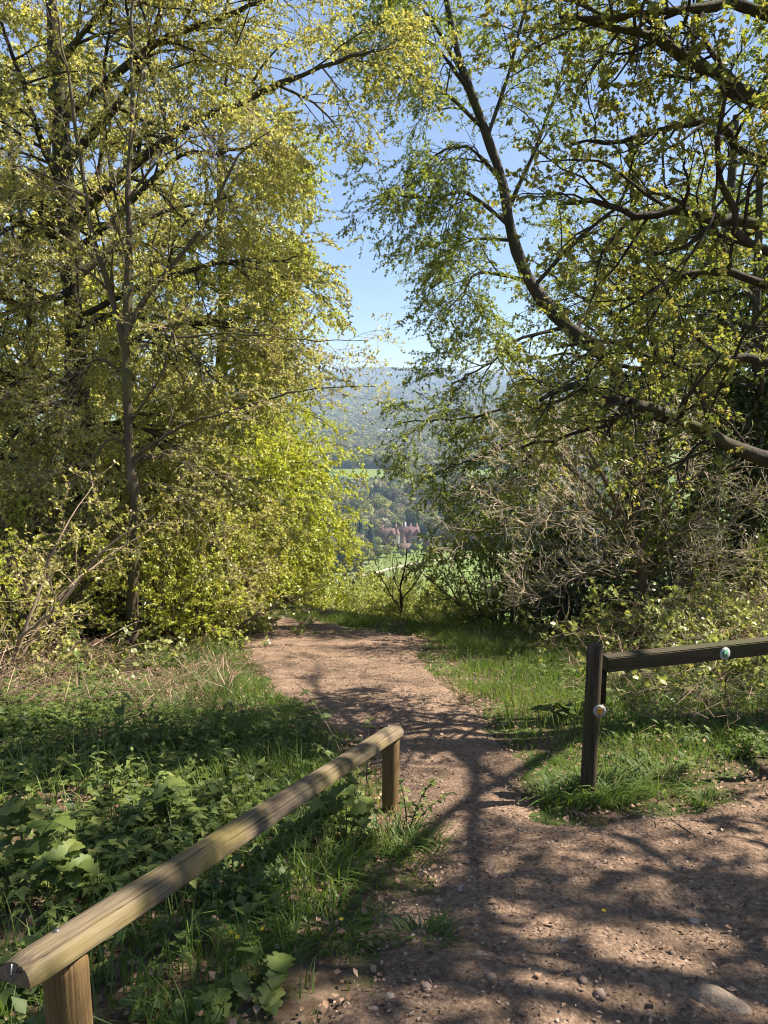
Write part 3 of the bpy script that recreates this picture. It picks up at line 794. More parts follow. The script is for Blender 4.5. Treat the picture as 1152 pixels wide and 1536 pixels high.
def tree(name, label, cat, seed, trunk, r_trunk, limbs, leaf, bark, lv, leafargs, group=None, base=None, twigmat=None, cull=False, trunk_spawn=0):
    """trunk, limbs: polylines (K,3) in world space; lv: list of dicts for the branching levels"""
    rng = np.random.default_rng(seed)
    base = trunk[0] if base is None else base
    t = thing(name, label, cat, base, group)
    P, r = limb_mesh(rng, trunk, r_trunk[0], r_trunk[1], wig=0.02, flare=0.35)
    v, q = tubes(P[None], r[None], 12)
    obj('trunk', mesh_np('trunk', v - base, [q], smooth=True), bark, t)
    LP = []; LR = []
    for (lp, r0, r1) in limbs:
        P2, r2 = limb_mesh(rng, resample(lp, 18), r0, r1, wig=0.09)
        v, q = tubes(P2[None], r2[None], 8)
        obj('limb', mesh_np('limb', v - base, [q], smooth=True), bark, t)
        LP.append(P2); LR.append(r2)
    if trunk_spawn:
        LP.append(resample(P, 18)); LR.append(np.interp(np.linspace(0, 1, 18), np.linspace(0, 1, len(r)), r))
    cp = np.stack(LP); cr = np.stack(LR)
    g = Geo(); tw = Geo(); twigP = None
    allP = []
    for k, d in enumerate(lv):
        d = dict(d); S = d.pop('S', 4); keep = d.pop('leafy', False)
        cp, cr = grow(rng, cp, cr, **d)
        if cull and k == len(lv) - 1:
            a_, b_ = px_of(cp[:, 0]); m = (a_ > -260) & (b_ > -260) & (a_ < 1412); cp, cr = cp[m], cr[m]
        v, q = tubes(cp, cr, S)
        (tw if (twigmat is not None and k >= 1) else g).add(v - base, q)
        if keep or k == len(lv) - 1: allP.append(cp)
    obj('branches', g.mesh('branches', True), bark, t, kind='stuff')
    if tw.n: obj('twigs', tw.mesh('twigs', True), twigmat, t, kind='stuff')
    if leafargs:
        lg = Geo()
        for c in allP:
            v, tr, rr = leaves(rng, c, **leafargs); lg.add(v - base, None, tr, rr)
        obj('crown', lg.mesh('crown'), leaf, t, kind='stuff')
    return t

def up_limbs(rng, top, n, r, L, z=0.5):
    """extra limbs out of a point, all round"""
    out = []
    for k in range(n):
        a = k * 2.399 + rng.random(); d = V(math.cos(a), math.sin(a), z * (0.4 + rng.random()))
        c = [top]
        for s in range(4):
            d = nrm(d + rng.normal(size=3) * 0.18 + V(0, 0, -0.08)); c.append(c[-1] + d * L / 4)
        out.append((spline(c, 18), r, r * 0.25))
    return out

BEECH = [dict(n=13, t0=0.12, t1=1.0, L=1.7, ang=0.95, flat=0.6, droop=0.25, K=6, rr=0.5, S=5, wig=0.13),
         dict(n=8, t0=0.1, t1=1.0, L=0.75, ang=0.8, flat=0.35, droop=0.25, K=5, rr=0.55, S=3, wig=0.14),
         dict(n=6, t0=0.1, t1=1.0, L=0.34, ang=0.75, flat=0.35, droop=0.3, K=2, rr=0.6, S=3, wig=0.17, rmin=0.002)]
def lvs(base, **kw):
    out = [dict(d) for d in base]
    for key, val in kw.items():
        k, i = key.rsplit('_', 1); out[int(i)][k] = val
    return out
rt = np.random.default_rng(12)

# --- the big beech at the left
YL = 13.0
trunkL = np.vstack([onground(*w2(pt(118, 905, YL)))[None] - V(0, 0, 0.3), px_line([(118, 860, YL), (120, 700, YL), (112, 500, YL), (103, 350, YL), (92, 200, YL), (80, 40, YL), (66, -160, YL), (56, -420, YL)], 22)])
LL = [([(103, 345, YL), (75, 350, 12.7), (40, 325, 12.2), (-30, 322, 11.6), (-110, 300, 11)], .10, .03),
      ([(110, 440, YL), (60, 452, 12.6), (0, 476, 12), (-80, 500, 11.4)], .07, .02),
      ([(110, 330, YL), (190, 255, 12.6), (290, 178, 12.2), (350, 152, 12), (425, 110, 11.7), (500, 82, 11.4), (545, 66, 11.2)], .085, .02),
      ([(95, 250, YL), (180, 150, 12.8), (222, 60, 12.6), (248, -60, 12.5), (262, -200, 12.3)], .075, .02),
      ([(92, 180, YL), (240, 60, 12.4), (360, 10, 12.0), (450, -30, 11.8)], .07, .015),
      ([(112, 480, YL), (230, 420, 12.6), (330, 395, 12.3), (400, 402, 12), (455, 398, 11.8)], .065, .012),
      ([(115, 560, YL), (230, 500, 12.6), (330, 490, 12.3), (375, 520, 12.1), (395, 555, 12)], .06, .012),
      ([(112, 420, YL), (220, 330, 13.5), (320, 300, 13.8), (400, 292, 14)], .06, .012),
      ([(116, 600, YL), (60, 610, 12), (0, 660, 11.2), (-50, 720, 10.6)], .05, .012),
      ([(116, 640, YL), (200, 640, 12.3), (290, 680, 11.9), (380, 740, 11.6)], .05, .012),
      ([(118, 700, YL), (60, 720, 12.2), (10, 770, 11.6), (-40, 830, 11.2)], .045, .012),
      ([(118, 720, YL), (190, 730, 12.4), (270, 780, 12.0), (330, 850, 11.7)], .045, .012),
      ([(118, 660, YL), (150, 640, 12.2), (180, 660, 11.6), (210, 720, 11.2)], .05, .012),
      ([(118, 600, YL), (80, 560, 12.2), (40, 560, 11.6), (10, 600, 11.2)], .05, .012),
      ([(118, 740, YL), (70, 760, 12.0), (50, 800, 11.5), (40, 850, 11.2)], .045, .012),
      ([(112, 500, YL), (180, 470, 12.2), (260, 520, 11.6), (320, 580, 11.2)], .05, .012),
      ([(100, 300, YL), (60, 200, 12.2), (20, 90, 11.6), (-20, -40, 11)], .07, .015),
      ([(85, 100, YL), (160, 0, 12), (220, -120, 11.4)], .06, .015),
      ([(105, 380, YL), (170, 330, 12.2), (260, 240, 11.6), (320, 230, 11.2), (375, 232, 11)], .055, .012)]
tree('beech_tree', 'tall dark-trunked beech with small olive leaves and a long rising limb', 'tree', 101, trunkL, (0.27, 0.07),
     [(px_line(a, 18), b, c) for a, b, c in LL], M['beech_olive'], M['bark_dark'],
     lvs(BEECH, L_0=1.75, L_1=0.85, L_2=0.5, n_0=13, n_1=8, n_2=5), dict(n=25, size=0.044, nz=0.5), cull=True)

# --- the bright beech beside the bend of the path
YB = 20.0
bb = onground(*w2(pt(330, 880, YB)))
trunkB = np.vstack([(bb - V(0, 0, 0.4))[None], px_line([(330, 850, YB), (328, 650, YB), (335, 450, YB), (330, 300, YB), (335, 150, YB)], 20)])
LB = [([(330, 640, YB), (400, 600, 19.5), (415, 645, 19), (428, 695, 18.7)], .06, .012),
      ([(330, 700, YB), (420, 690, 19.3), (448, 740, 18.8), (480, 785, 18.5)], .06, .012),
      ([(330, 760, YB), (410, 770, 19.3), (425, 815, 18.8), (442, 858, 18.5)], .05, .012),
      ([(330, 800, YB), (400, 810, 18.8), (415, 850, 18.2), (422, 880, 17.9)], .05, .012),
      ([(332, 560, YB), (390, 520, 19.5), (390, 560, 19), (402, 620, 18.8)], .05, .012),
      ([(332, 480, YB), (400, 430, 19.5), (390, 450, 19), (402, 520, 18.8)], .05, .012),
      ([(330, 780, YB), (350, 790, 18.4), (370, 830, 17.2), (380, 880, 16.6)], .05, .012),
      ([(330, 720, YB), (340, 700, 18.5), (370, 720, 17.2), (400, 780, 16.6)], .05, .012),
      ([(330, 620, YB), (330, 600, 18.5), (350, 620, 17.2), (380, 680, 16.6)], .05, .012),
      ([(330, 720, YB), (270, 700, 19), (220, 740, 18), (190, 800, 17.4)], .05, .012),
      ([(330, 620, YB), (260, 600, 19), (200, 640, 18), (160, 700, 17.4)], .05, .012),
      ([(332, 440, YB), (270, 400, 19), (220, 430, 18), (180, 480, 17.4)], .05, .012),
      ([(332, 380, YB), (390, 340, 19.5), (390, 355, 19.2), (402, 405, 19)], .05, .012),
      ([(335, 300, YB), (380, 220, 19.5), (405, 205, 19.2), (430, 230, 19)], .05, .012)]
tree('beech_tree', 'bright yellow-green beech sweeping down to the bend in the path', 'tree', 102, trunkB, (0.24, 0.06),
     [(px_line(a, 18), b, c) for a, b, c in LB], M['beech_bright'], M['bark_dark'],
     lvs(BEECH, L_0=2.0, L_1=1.05, L_2=0.62, n_0=13, n_1=8, n_2=5, droop_0=0.45, droop_1=0.35), dict(n=22, size=0.068, nz=0.5), cull=True)

# --- the slender half-bare tree in front of them
YS = 10.3
sb = onground(*w2(pt(197, 935, YS)))
trunkS = np.vstack([(sb - V(0, 0, 0.2))[None], px_line([(198, 910, YS), (203, 800, YS), (202, 740, YS), (194, 690, YS), (190, 600, YS), (187, 520, YS), (190, 480, YS)], 20)])
LS = [([(186, 520, YS), (168, 440, 10.25), (150, 370, 10.20), (138, 290, 10.20), (118, 180, 10.10), (95, 60, 10.00), (80, -40, 10.00)], 0.0456, 0.0125),
      ([(190, 490, YS), (193, 380, 10.30), (192, 270, 10.35), (196, 150, 10.40), (190, 20, 10.40), (195, -80, 10.40)], 0.0540, 0.0125),
      ([(190, 500, YS), (222, 440, 10.20), (262, 390, 10.10), (295, 345, 10.05), (325, 290, 10.00), (350, 235, 10.00), (385, 215, 9.90)], 0.0408, 0.0088),
      ([(194, 668, YS), (165, 660, 10.20), (143, 690, 10.10), (105, 720, 10.00), (30, 735, 9.90)], 0.0264, 0.0075),
      ([(200, 700, YS), (215, 682, 10.20), (240, 676, 10.10), (290, 655, 10.00)], 0.0264, 0.0075),
      ([(192, 640, YS), (240, 560, 10.10), (262, 480, 10.00), (300, 400, 9.90)], 0.0216, 0.0063),
      ([(196, 690, YS), (270, 640, 10.10), (330, 622, 10.00), (390, 600, 9.90), (450, 585, 9.80), (545, 572, 9.70)], 0.0264, 0.0050),
      ([(190, 505, YS), (260, 505, 10.10), (340, 495, 10.00), (440, 492, 9.90), (540, 496, 9.80)], 0.0216, 0.0037),
      ([(188, 560, YS), (140, 540, 10.20), (80, 580, 10.00), (10, 610, 9.90)], 0.0216, 0.0063),
      ([(204, 730, YS), (250, 730, 10.10), (310, 790, 9.90), (360, 850, 9.70)], 0.0168, 0.0050),
      ([(200, 760, YS), (150, 770, 10.10), (110, 820, 9.90), (60, 850, 9.70)], 0.0168, 0.0050),
      ([(140, 300, 10.20), (60, 260, 10.00), (0, 250, 9.80)], 0.0192, 0.0063),
      ([(192, 300, 10.30), (250, 220, 10.10), (330, 180, 10.00)], 0.0192, 0.0050),
      ([(168, 440, 10.25), (110, 400, 10.10), (40, 400, 9.90)], 0.0192, 0.0050)]
SAP = [dict(n=9, t0=0.1, t1=1.0, L=1.15, ang=0.7, flat=0.8, up=0.1, droop=0.05, K=6, rr=0.45, S=4, wig=0.14, rmin=0.0028),
       dict(n=6, t0=0.15, t1=1.0, L=0.5, ang=0.7, flat=0.7, droop=0.05, K=4, rr=0.5, S=3, wig=0.16, rmin=0.003),
       dict(n=4, t0=0.15, t1=1.0, L=0.2, ang=0.7, flat=0.7, droop=0.05, K=2, rr=0.6, S=3, wig=0.16, rmin=0.0024)]
tree('slender_tree', 'slender forked tree with bare pale twigs standing before the beeches', 'tree', 103, trunkS, (0.076, 0.05),
     [(px_line(a, 18), b, c) for a, b, c in LS], M['beech_olive'], M['bark_sap'], SAP, dict(n=5, size=0.040, tipbias=3), twigmat=M['twig_tan'])

# --- the leaning beech at the right
YR = 14.0
rb = onground(*w2(pt(962, 930, YR)))
trunkR = np.vstack([(rb - V(0, 0, 0.4))[None], px_line([(960, 880, YR), (948, 740, YR), (938, 600, YR), (905, 535, YR), (850, 490, YR), (795, 425, YR), (766, 350, YR), (752, 275, YR), (722, 190, YR), (690, 105, YR), (668, 20, YR), (650, -90, YR)], 34)])
LR_ = [([(760, 335, YR), (705, 292, 13.8), (670, 300, 13.6), (625, 305, 13.4), (585, 300, 13.3)], .06, .01),
       ([(748, 265, YR), (700, 218, 13.8), (650, 222, 13.7), (600, 262, 13.6)], .055, .01),
       ([(722, 190, YR), (670, 140, 13.8), (610, 110, 13.6), (560, 80, 13.4)], .05, .01),
       ([(700, 130, YR), (650, 70, 14), (590, 40, 14), (530, 40, 14)], .05, .01),
       ([(790, 420, YR), (720, 410, 13.8), (690, 440, 13.6), (660, 470, 13.5)], .05, .01),
       ([(770, 360, YR), (710, 360, 14.4), (680, 380, 14.6), (650, 400, 14.8)], .045, .01),
       ([(850, 490, YR), (780, 510, 13.6), (740, 540, 13.3), (690, 572, 13.1)], .055, .01),
       ([(905, 545, YR), (810, 590, 13.4), (750, 614, 13.0), (670, 630, 12.7), (600, 638, 12.5)], .055, .008),
       ([(920, 570, YR), (800, 630, 13.4), (725, 680, 13.0), (645, 715, 12.7)], .055, .008),
       ([(930, 590, YR), (820, 660, 13.2), (735, 735, 12.8), (662, 800, 12.5)], .055, .008),
       ([(925, 580, YR), (830, 640, 14.3), (765, 690, 14.6), (705, 760, 14.8)], .05, .008),
       ([(800, 430, YR), (880, 350, 13.8), (960, 300, 13.5), (1060, 270, 13.2)], .06, .012),
       ([(760, 320, YR), (810, 200, 14.2), (850, 80, 14.4), (880, -60, 14.6)], .055, .012),
       ([(730, 210, YR), (765, 100, 14), (790, -20, 14), (800, -120, 14)], .05, .012),
       ([(860, 495, YR), (930, 420, 14.5), (1020, 380, 15), (1110, 350, 15.3)], .05, .012),
       ([(940, 640, YR), (1010, 560, 14.3), (1080, 500, 14.6), (1160, 470, 15)], .05, .012),
       ([(690, 105, YR), (640, 10, 14), (600, -80, 14)], .045, .012)]
tree('beech_tree', 'leaning beech with fine green leaves whose boughs sweep down over the valley view', 'tree', 104, trunkR, (0.185, 0.04),
     [(px_line(a, 18), b * 0.75, c) for a, b, c in LR_], M['beech_green'], M['bark_dark'],
     lvs(BEECH, L_0=1.15, L_1=0.72, L_2=0.44, n_0=11, n_1=7, n_2=5, droop_0=0.35, droop_1=0.4, wig_0=0.1), dict(n=20, size=0.042, nz=0.6), cull=True)

# --- the gnarled oak whose limbs reach in from the right
YO = 6.6
ob = onground(5.6, 6.8)
trunkO = np.vstack([(ob - V(0, 0, 0.4))[None], spline([ob + V(0, 0, 0.3), ob + V(0.05, 0, 2), ob + V(0.1, -0.1, 4), ob + V(0.0, 0, 6), ob + V(0.15, 0.1, 8.5), ob + V(0, 0, 11)], 22)])
def on_trunk(z): return ob + V(0.05, 0, z)
def oak(zt, pts): return spline([on_trunk(zt)] + [pt(*p) for p in pts], 18)
LO = [(oak(1.6, [(1152, 690, 6.7), (1050, 646, 6.6), (975, 616, 6.5), (905, 600, 6.4), (830, 572, 6.4), (765, 590, 6.3)]), .10, .02),
      (oak(1.9, [(1152, 690, 6.72), (1040, 640, 6.65), (940, 625, 6.9), (860, 640, 7.1), (790, 660, 7.3)]), .05, .012),
      (oak(3.6, [(1152, 342, 6.6), (1075, 334, 6.5), (1010, 314, 6.4), (950, 326, 6.3), (880, 312, 6.2), (810, 318, 6.1)]), .085, .015),
      (oak(4.6, [(1152, 155, 6.5), (1085, 112, 6.4), (1030, 82, 6.3), (985, 48, 6.2), (930, 30, 6.1), (860, -10, 6.0)]), .09, .02),
      (oak(3.0, [(1152, 428, 6.8), (1075, 405, 6.8), (1000, 412, 6.8), (940, 440, 6.8), (880, 470, 6.8)]), .065, .012),
      (oak(2.4, [(1152, 545, 7.0), (1080, 552, 7.0), (1010, 560, 7.1), (950, 530, 7.2), (880, 540, 7.3)]), .06, .012),
      (oak(4.1, [(1152, 245, 6.7), (1080, 195, 6.7), (1000, 190, 6.7), (930, 205, 6.6), (850, 190, 6.5)]), .06, .012),
      (oak(5.0, [(1152, 20, 6.3), (1080, 0, 6.2), (990, 10, 6.1), (900, 25, 6.0), (830, 40, 5.9)]), .07, .012),
      (oak(5.4, [(1152, -60, 6.0), (1050, -120, 5.6), (900, -160, 5.2), (760, -160, 4.9)]), .08, .015),
      (oak(3.3, [(1152, 380, 6.2), (1090, 300, 6.0), (1060, 200, 5.8), (1080, 90, 5.6)]), .05, .012)]
for kx, (dx, dy, z, dz) in enumerate([(1.5, -3.5, 4.2, 1.2), (3.5, -2, 3.8, 1.5), (4, 1.5, 4.5, 1.6), (2.5, 3.8, 4.5, 1.4), (-1.5, -3.6, 5.4, 1.4), (0.5, -4.5, 6.4, 1.5), (3, -3.2, 6.6, 2), (-2.5, 1.0, 7.2, 2.2), (1, 4, 7, 2), (2.8, 0.5, 8, 2.5), (-1.2, -2.2, 8.8, 2.4), (-2.8, 2.5, 8.2, 2.4)]):
    a = on_trunk(z); e = a + V(dx, dy, dz) * 1.15
    LO.append((spline([a, a * 0.6 + e * 0.4 + V(0, 0, 0.35), a * 0.3 + e * 0.7 + V(0, 0, 0.2), e], 18), .075, .015))
OAK = [dict(n=11, t0=0.22, t1=1.0, L=1.05, ang=0.95, flat=0.85, up=0.05, droop=0.05, K=6, rr=0.5, S=5, wig=0.26),
       dict(n=6, t0=0.15, t1=1.0, L=0.5, ang=0.9, flat=0.9, up=0.05, droop=0.0, K=5, rr=0.55, S=4, wig=0.26),
       dict(n=4, t0=0.2, t1=1.0, L=0.2, ang=0.8, flat=0.9, up=0.05, K=2, rr=0.6, S=3, wig=0.24, rmin=0.002)]
tree('oak_tree', 'gnarled oak with mossy dark limbs and golden young leaves reaching over the barrier', 'tree', 105, trunkO, (0.30, 0.09),
     [(a, b * 0.8, c) for a, b, c in LO], M['oak_gold'], M['bark_oak'], OAK, dict(n=12, size=0.038, tipbias=2.0, wid=0.7, nz=0.6))

# --- a second oak beyond the right edge of the picture, which shades the bare earth
def shade_limbs(b, spec):
    out = []
    for (z, dx, dy, dz) in spec:
        a = b + V(0, 0, z); e = a + V(dx, dy, dz)
        out.append((spline([a, a * 0.6 + e * 0.4 + V(0, 0, 0.3), a * 0.3 + e * 0.7 + V(0, 0, 0.2), e], 18), .08, .015))
    return out
o2 = onground(7.6, 3.4)
trunkO2 = spline([o2 - V(0, 0, 0.4), o2 + V(0, 0, 2), o2 + V(0.1, 0.1, 5), o2 + V(0, 0.1, 9)], 20)
tree('oak_tree', 'neighbouring oak beyond the end of the dark square rail', 'tree', 115, trunkO2, (0.26, 0.08),
     shade_limbs(o2, [(3.0, -2.6, 1.2, 1.0), (3.6, -2.2, -1.6, 1.4), (4.2, -3.2, -0.3, 1.4), (5.0, 1.5, 3.0, 1.0), (5.6, 2.5, -2.2, 1.2), (6.2, -2.0, -2.6, 1.6), (6.8, -2.6, 0.8, 1.8), (7.4, 1.0, 2.5, 1.6), (8.0, -1.2, -1.2, 1.8), (5.6, -3.8, 1.0, 1.4), (6.0, -4.2, -0.6, 2.0), (7.0, -3.6, 2.0, 1.8), (6.3, -3.4, 1.6, 1.0), (5.2, -3.3, 1.5, 1.0), (4.8, -3.0, -0.8, 1.0)]),
     M['oak_gold'], M['bark_oak'], lvs(OAK, n_0=9, n_1=5, n_2=3), dict(n=11, size=0.07, tipbias=1.4, wid=0.7, nz=0.6))

# --- trees standing further back (shared shapes)
def simple_tree(seed, name, label, cat, h, r, nl, L, leaf, bark, lv, la, group=None, z0=0.25, spread=0.25):
    rng = np.random.default_rng(seed)
    tr = spline([(0, 0, -0.5), (0.05, 0.02, h * 0.2), (rng.normal() * 0.2, rng.normal() * 0.2, h * 0.55), (rng.normal() * 0.3, rng.normal() * 0.3, h)], 22)
    limbs = []
    for k in range(nl):
        f = z0 + (0.97 - z0) * (k + rng.random()) / nl
        p = tr[min(21, int(f * 21))]; a = k * 2.399 + rng.random() * 0.8
        d = V(math.cos(a), math.sin(a), spread + 0.5 * f); ln = L * (1.15 - 0.65 * f) * (0.8 + 0.4 * rng.random())
        c = [p]
        for s in range(4):
            d = nrm(d + rng.normal(size=3) * 0.15 + V(0, 0, -0.14)); c.append(c[-1] + d * ln / 4)
        limbs.append((spline(c, 18), r * 0.42 * (1.1 - 0.6 * f), r * 0.08))
    return tree(name, label, cat, seed, tr, (r, r * 0.2), limbs, leaf, bark, lv, la, group, base=V(0, 0, 0))

BACK = [dict(n=9, t0=0.12, t1=1.0, L=1.8, ang=0.95, flat=0.6, droop=0.2, K=5, rr=0.5, S=4, wig=0.14),
        dict(n=6, t0=0.1, t1=1.0, L=0.85, ang=0.8, flat=0.4, droop=0.25, K=4, rr=0.55, S=3, wig=0.14, rmin=0.004),
        dict(n=3, t0=0.1, t1=1.0, L=0.4, ang=0.8, flat=0.4, droop=0.3, K=2, rr=0.6, S=3, wig=0.14, rmin=0.003)]
bk1 = simple_tree(201, 'woodland_tree', 'tall leafy tree of the wood behind the dark-trunked beech', 'tree', 15, 0.22, 22, 4.8, M['beech_olive'], M['bark_dark'], BACK, dict(n=15, size=0.10), z0=0.08)
bk1.location = Vector(onground(-8.2, 17.5)); bk1.rotation_euler = (0, 0, 0.4)
gl = 'woodland behind the left-hand beech'
bk1['group'] = gl
for (x, y, rz, s) in [(-11.5, 14.5, 2.0, 0.9), (-8.0, 22.5, 3.3, 1.0), (-12.5, 21.5, 4.6, 1.1), (-15.5, 18.0, 1.2, 1.05), (-8.5, 26.5, 5.3, 1.0)]:
    copy_tree(bk1, onground(x, y), rz, s)
bk2 = simple_tree(202, 'woodland_tree', 'green leafy tree of the wood behind the golden oak', 'tree', 14, 0.20, 20, 4.2, M['beech_green'], M['bark_dark'], lvs(BACK, n_0=8), dict(n=14, size=0.095), z0=0.2)
bk2.location = Vector(onground(10.6, 18.0)); bk2['group'] = 'woodland behind the oak'
for (x, y, rz, s) in [(15.5, 15.0, 4.0, 0.95), (12.5, 19.0, 1.0, 1.1), (9.6, 23.0, 5.0, 0.9)]:
    copy_tree(bk2, onground(x, y), rz, s)

# --- ivy-clad trunks between the oak's limbs
def ivy_tree(px0, py0, px1, py1, Y, r, seed, label):
    rng = np.random.default_rng(seed)
    b = onground(*w2(pt(px0, py0, Y)))
    tr = np.vstack([(b - V(0, 0, 0.4))[None], spline([b + V(0, 0, 0.2), pt((px0 * 2 + px1) / 3, (2 * py0 + py1) / 3, Y), pt((px0 + 2 * px1) / 3 + 6, (py0 + 2 * py1) / 3, Y), pt(px1, py1, Y), pt(px1 + (px1 - px0) * 0.4, py1 - 260, Y)], 22)])
    limbs = []
    for k in range(9):
        p = tr[10 + k]; a = rng.random() * 6.28; d = V(math.cos(a), math.sin(a), 0.55); c = [p]
        for s in range(4): d = nrm(d + rng.normal(size=3) * 0.2 + V(0, 0, -0.05)); c.append(c[-1] + d * 0.7)
        limbs.append((spline(c, 18), r * 0.35, r * 0.08))
    t = tree('ivy_tree', label, 'tree', seed, tr, (r, r * 0.35), limbs, M['bush_green'], M['bark_dark'], lvs(BACK, L_0=1.2, n_0=7, n_1=5, n_2=4), dict(n=9, size=0.075))
    # ivy leaves close to the trunk
    K = 1500; f = rng.random(K) * 0.62; i = np.minimum((f * 21).astype(int), 20); w = (f * 21 - i)[:, None]
    c = tr[i] * (1 - w) + tr[i + 1] * w; a = rng.random(K) * 6.28; rad = r * 1.05 + 0.14 * rng.random(K)
    p = c + np.stack([np.cos(a) * rad, np.sin(a) * rad, 0 * a], -1)
    tw = np.stack([p, p + np.stack([np.cos(a), np.sin(a), 0.3 + 0 * a], -1) * 0.08], 1)
    v, q, rr = leaves(rng, tw, 3, 0.09, wid=0.85, nz=0.3, hang=0.7); g = Geo(); g.add(v - tr[0], None, q, rr)
    obj('ivy', g.mesh('ivy'), M['ivy'], t, kind='stuff')
    return t
ivy_tree(1122, 850, 1138, 470, 12.5, 0.15, 301, 'straight ivy-clad trunk beyond the low mossy oak limb')
ivy_tree(1040, 800, 1086, 430, 15.5, 0.20, 302, 'thick ivy-clad trunk leaning right behind the bare shrub')
ivy_tree(985, 820, 958, 470, 17.0, 0.17, 303, 'slim ivy-clad trunk beside the leaning beech')

# --- the bare pale shrub behind the barrier
YH = 10.6
hb = onground(*w2(pt(968, 905, YH)))
trunkH = np.vstack([(hb - V(0, 0, 0.2))[None], px_line([(967, 895, YH), (963, 855, YH), (950, 815, YH), (930, 765, YH), (905, 715, YH), (880, 670, YH)], 16)])
LH = [([(964, 880, YH), (915, 862, 10.40), (855, 850, 10.20), (790, 846, 10.00), (710, 862, 9.90)], 0.0276, 0.0055),
      ([(958, 840, YH), (900, 806, 10.40), (840, 790, 10.20), (760, 800, 10.00), (700, 830, 9.90)], 0.0276, 0.0055),
      ([(948, 812, YH), (880, 760, 10.50), (810, 735, 10.40), (740, 738, 10.20)], 0.0276, 0.0055),
      ([(935, 780, YH), (870, 720, 10.70), (800, 690, 10.80), (720, 690, 10.90)], 0.0253, 0.0055),
      ([(925, 755, YH), (935, 700, 10.70), (900, 660, 10.80), (880, 620, 10.90)], 0.0253, 0.0055),
      ([(965, 885, YH), (990, 892, 10.50), (1030, 872, 10.40), (1075, 850, 10.20)], 0.0299, 0.0066),
      ([(955, 830, YH), (1000, 770, 10.50), (1045, 715, 10.40), (1090, 690, 10.30)], 0.0253, 0.0055),
      ([(960, 850, YH), (1020, 800, 10.30), (1080, 770, 10.10), (1150, 760, 9.90)], 0.0253, 0.0055),
      ([(962, 860, YH), (1010, 850, 10.20), (1070, 830, 9.80), (1140, 840, 9.50)], 0.0230, 0.0055),
      ([(945, 800, YH), (960, 730, 10.40), (990, 670, 10.20), (1010, 640, 10.10)], 0.0230, 0.0055),
      ([(905, 715, YH), (850, 670, 10.70), (790, 640, 10.80)], 0.0207, 0.0044),
      ([(960, 860, YH), (900, 850, 10.00), (850, 880, 9.70), (800, 905, 9.50)], 0.0207, 0.0044),
      ([(950, 815, YH), (900, 780, 10.00), (850, 770, 9.60), (780, 770, 9.30)], 0.0230, 0.0044)]
BARE = [dict(n=11, t0=0.1, t1=1.0, L=0.9, ang=0.7, flat=0.8, up=0.12, droop=-0.05, K=6, rr=0.55, S=4, wig=0.2, rmin=0.0048),
        dict(n=7, t0=0.1, t1=1.0, L=0.44, ang=0.75, flat=0.9, up=0.12, droop=-0.05, K=5, rr=0.6, S=3, wig=0.22, rmin=0.0052),
        dict(n=3, t0=0.2, t1=1.0, L=0.16, ang=0.7, flat=1, up=0.1, K=3, rr=0.6, S=3, wig=0.2, rmin=0.004)]
tree('bare_shrub', 'bare wide shrub with a tangle of pale crooked twigs behind the dark barrier', 'shrub', 106, trunkH, (0.075, 0.025),
     [(px_line(a, 18), b, c) for a, b, c in LH], M['bush_green'], M['bark_shrub'], BARE, dict(n=1, size=0.04, tipbias=3), twigmat=M['twig_pale'])

# --- bushes
def bush(seed, name, label, loc, h, w, nst, leaf, bark, lsize, nleaf, lv=None, group=None, cat='bush', up=0.9):
    rng = np.random.default_rng(seed)
    st = []
    for k in range(nst):
        a = k * 2.399 + rng.random(); lean = (0.25 + 0.75 * rng.random()) * w / h
        d = nrm(V(math.cos(a) * lean, math.sin(a) * lean, up)); c = [V(math.cos(a) * 0.12, math.sin(a) * 0.12, -0.25)]
        L = h * (0.75 + 0.45 * rng.random())
        for s in range(4): d = nrm(d + rng.normal(size=3) * 0.13 + V(math.cos(a), math.sin(a), -0.4) * 0.07); c.append(c[-1] + d * L / 4)
        st.append((spline(c, 18), 0.012 * h + 0.006, 0.004))
    tr = st[0][0]
    lv = lv or [dict(n=9, t0=0.12, t1=1.0, L=0.30 * h, ang=0.8, flat=0.9, up=0.1, droop=0.1, K=5, rr=0.5, S=3, wig=0.18, rmin=0.003),
                dict(n=6, t0=0.1, t1=1.0, L=0.15 * h, ang=0.8, flat=0.8, droop=0.1, K=2, rr=0.6, S=3, wig=0.18, rmin=0.003)]
    t = tree(name, label, cat, seed, tr, (0.014 * h + 0.006, 0.005), st[1:], leaf, bark, lv, dict(n=nleaf, size=lsize, nz=0.8), group, base=V(0, 0, 0), trunk_spawn=1)
    for ch in t.children:
        if ch.name.startswith('limb') or ch.name.startswith('trunk'): ch.name = 'stem'
    t.location = Vector([float(x) for x in loc])
    return t
def gxy(px, py): return gp(px, py)
def at(px, Y, dz=0.0):
    x = (px - 576) / FPX * Y * 1.02; return onground(x, Y, dz)

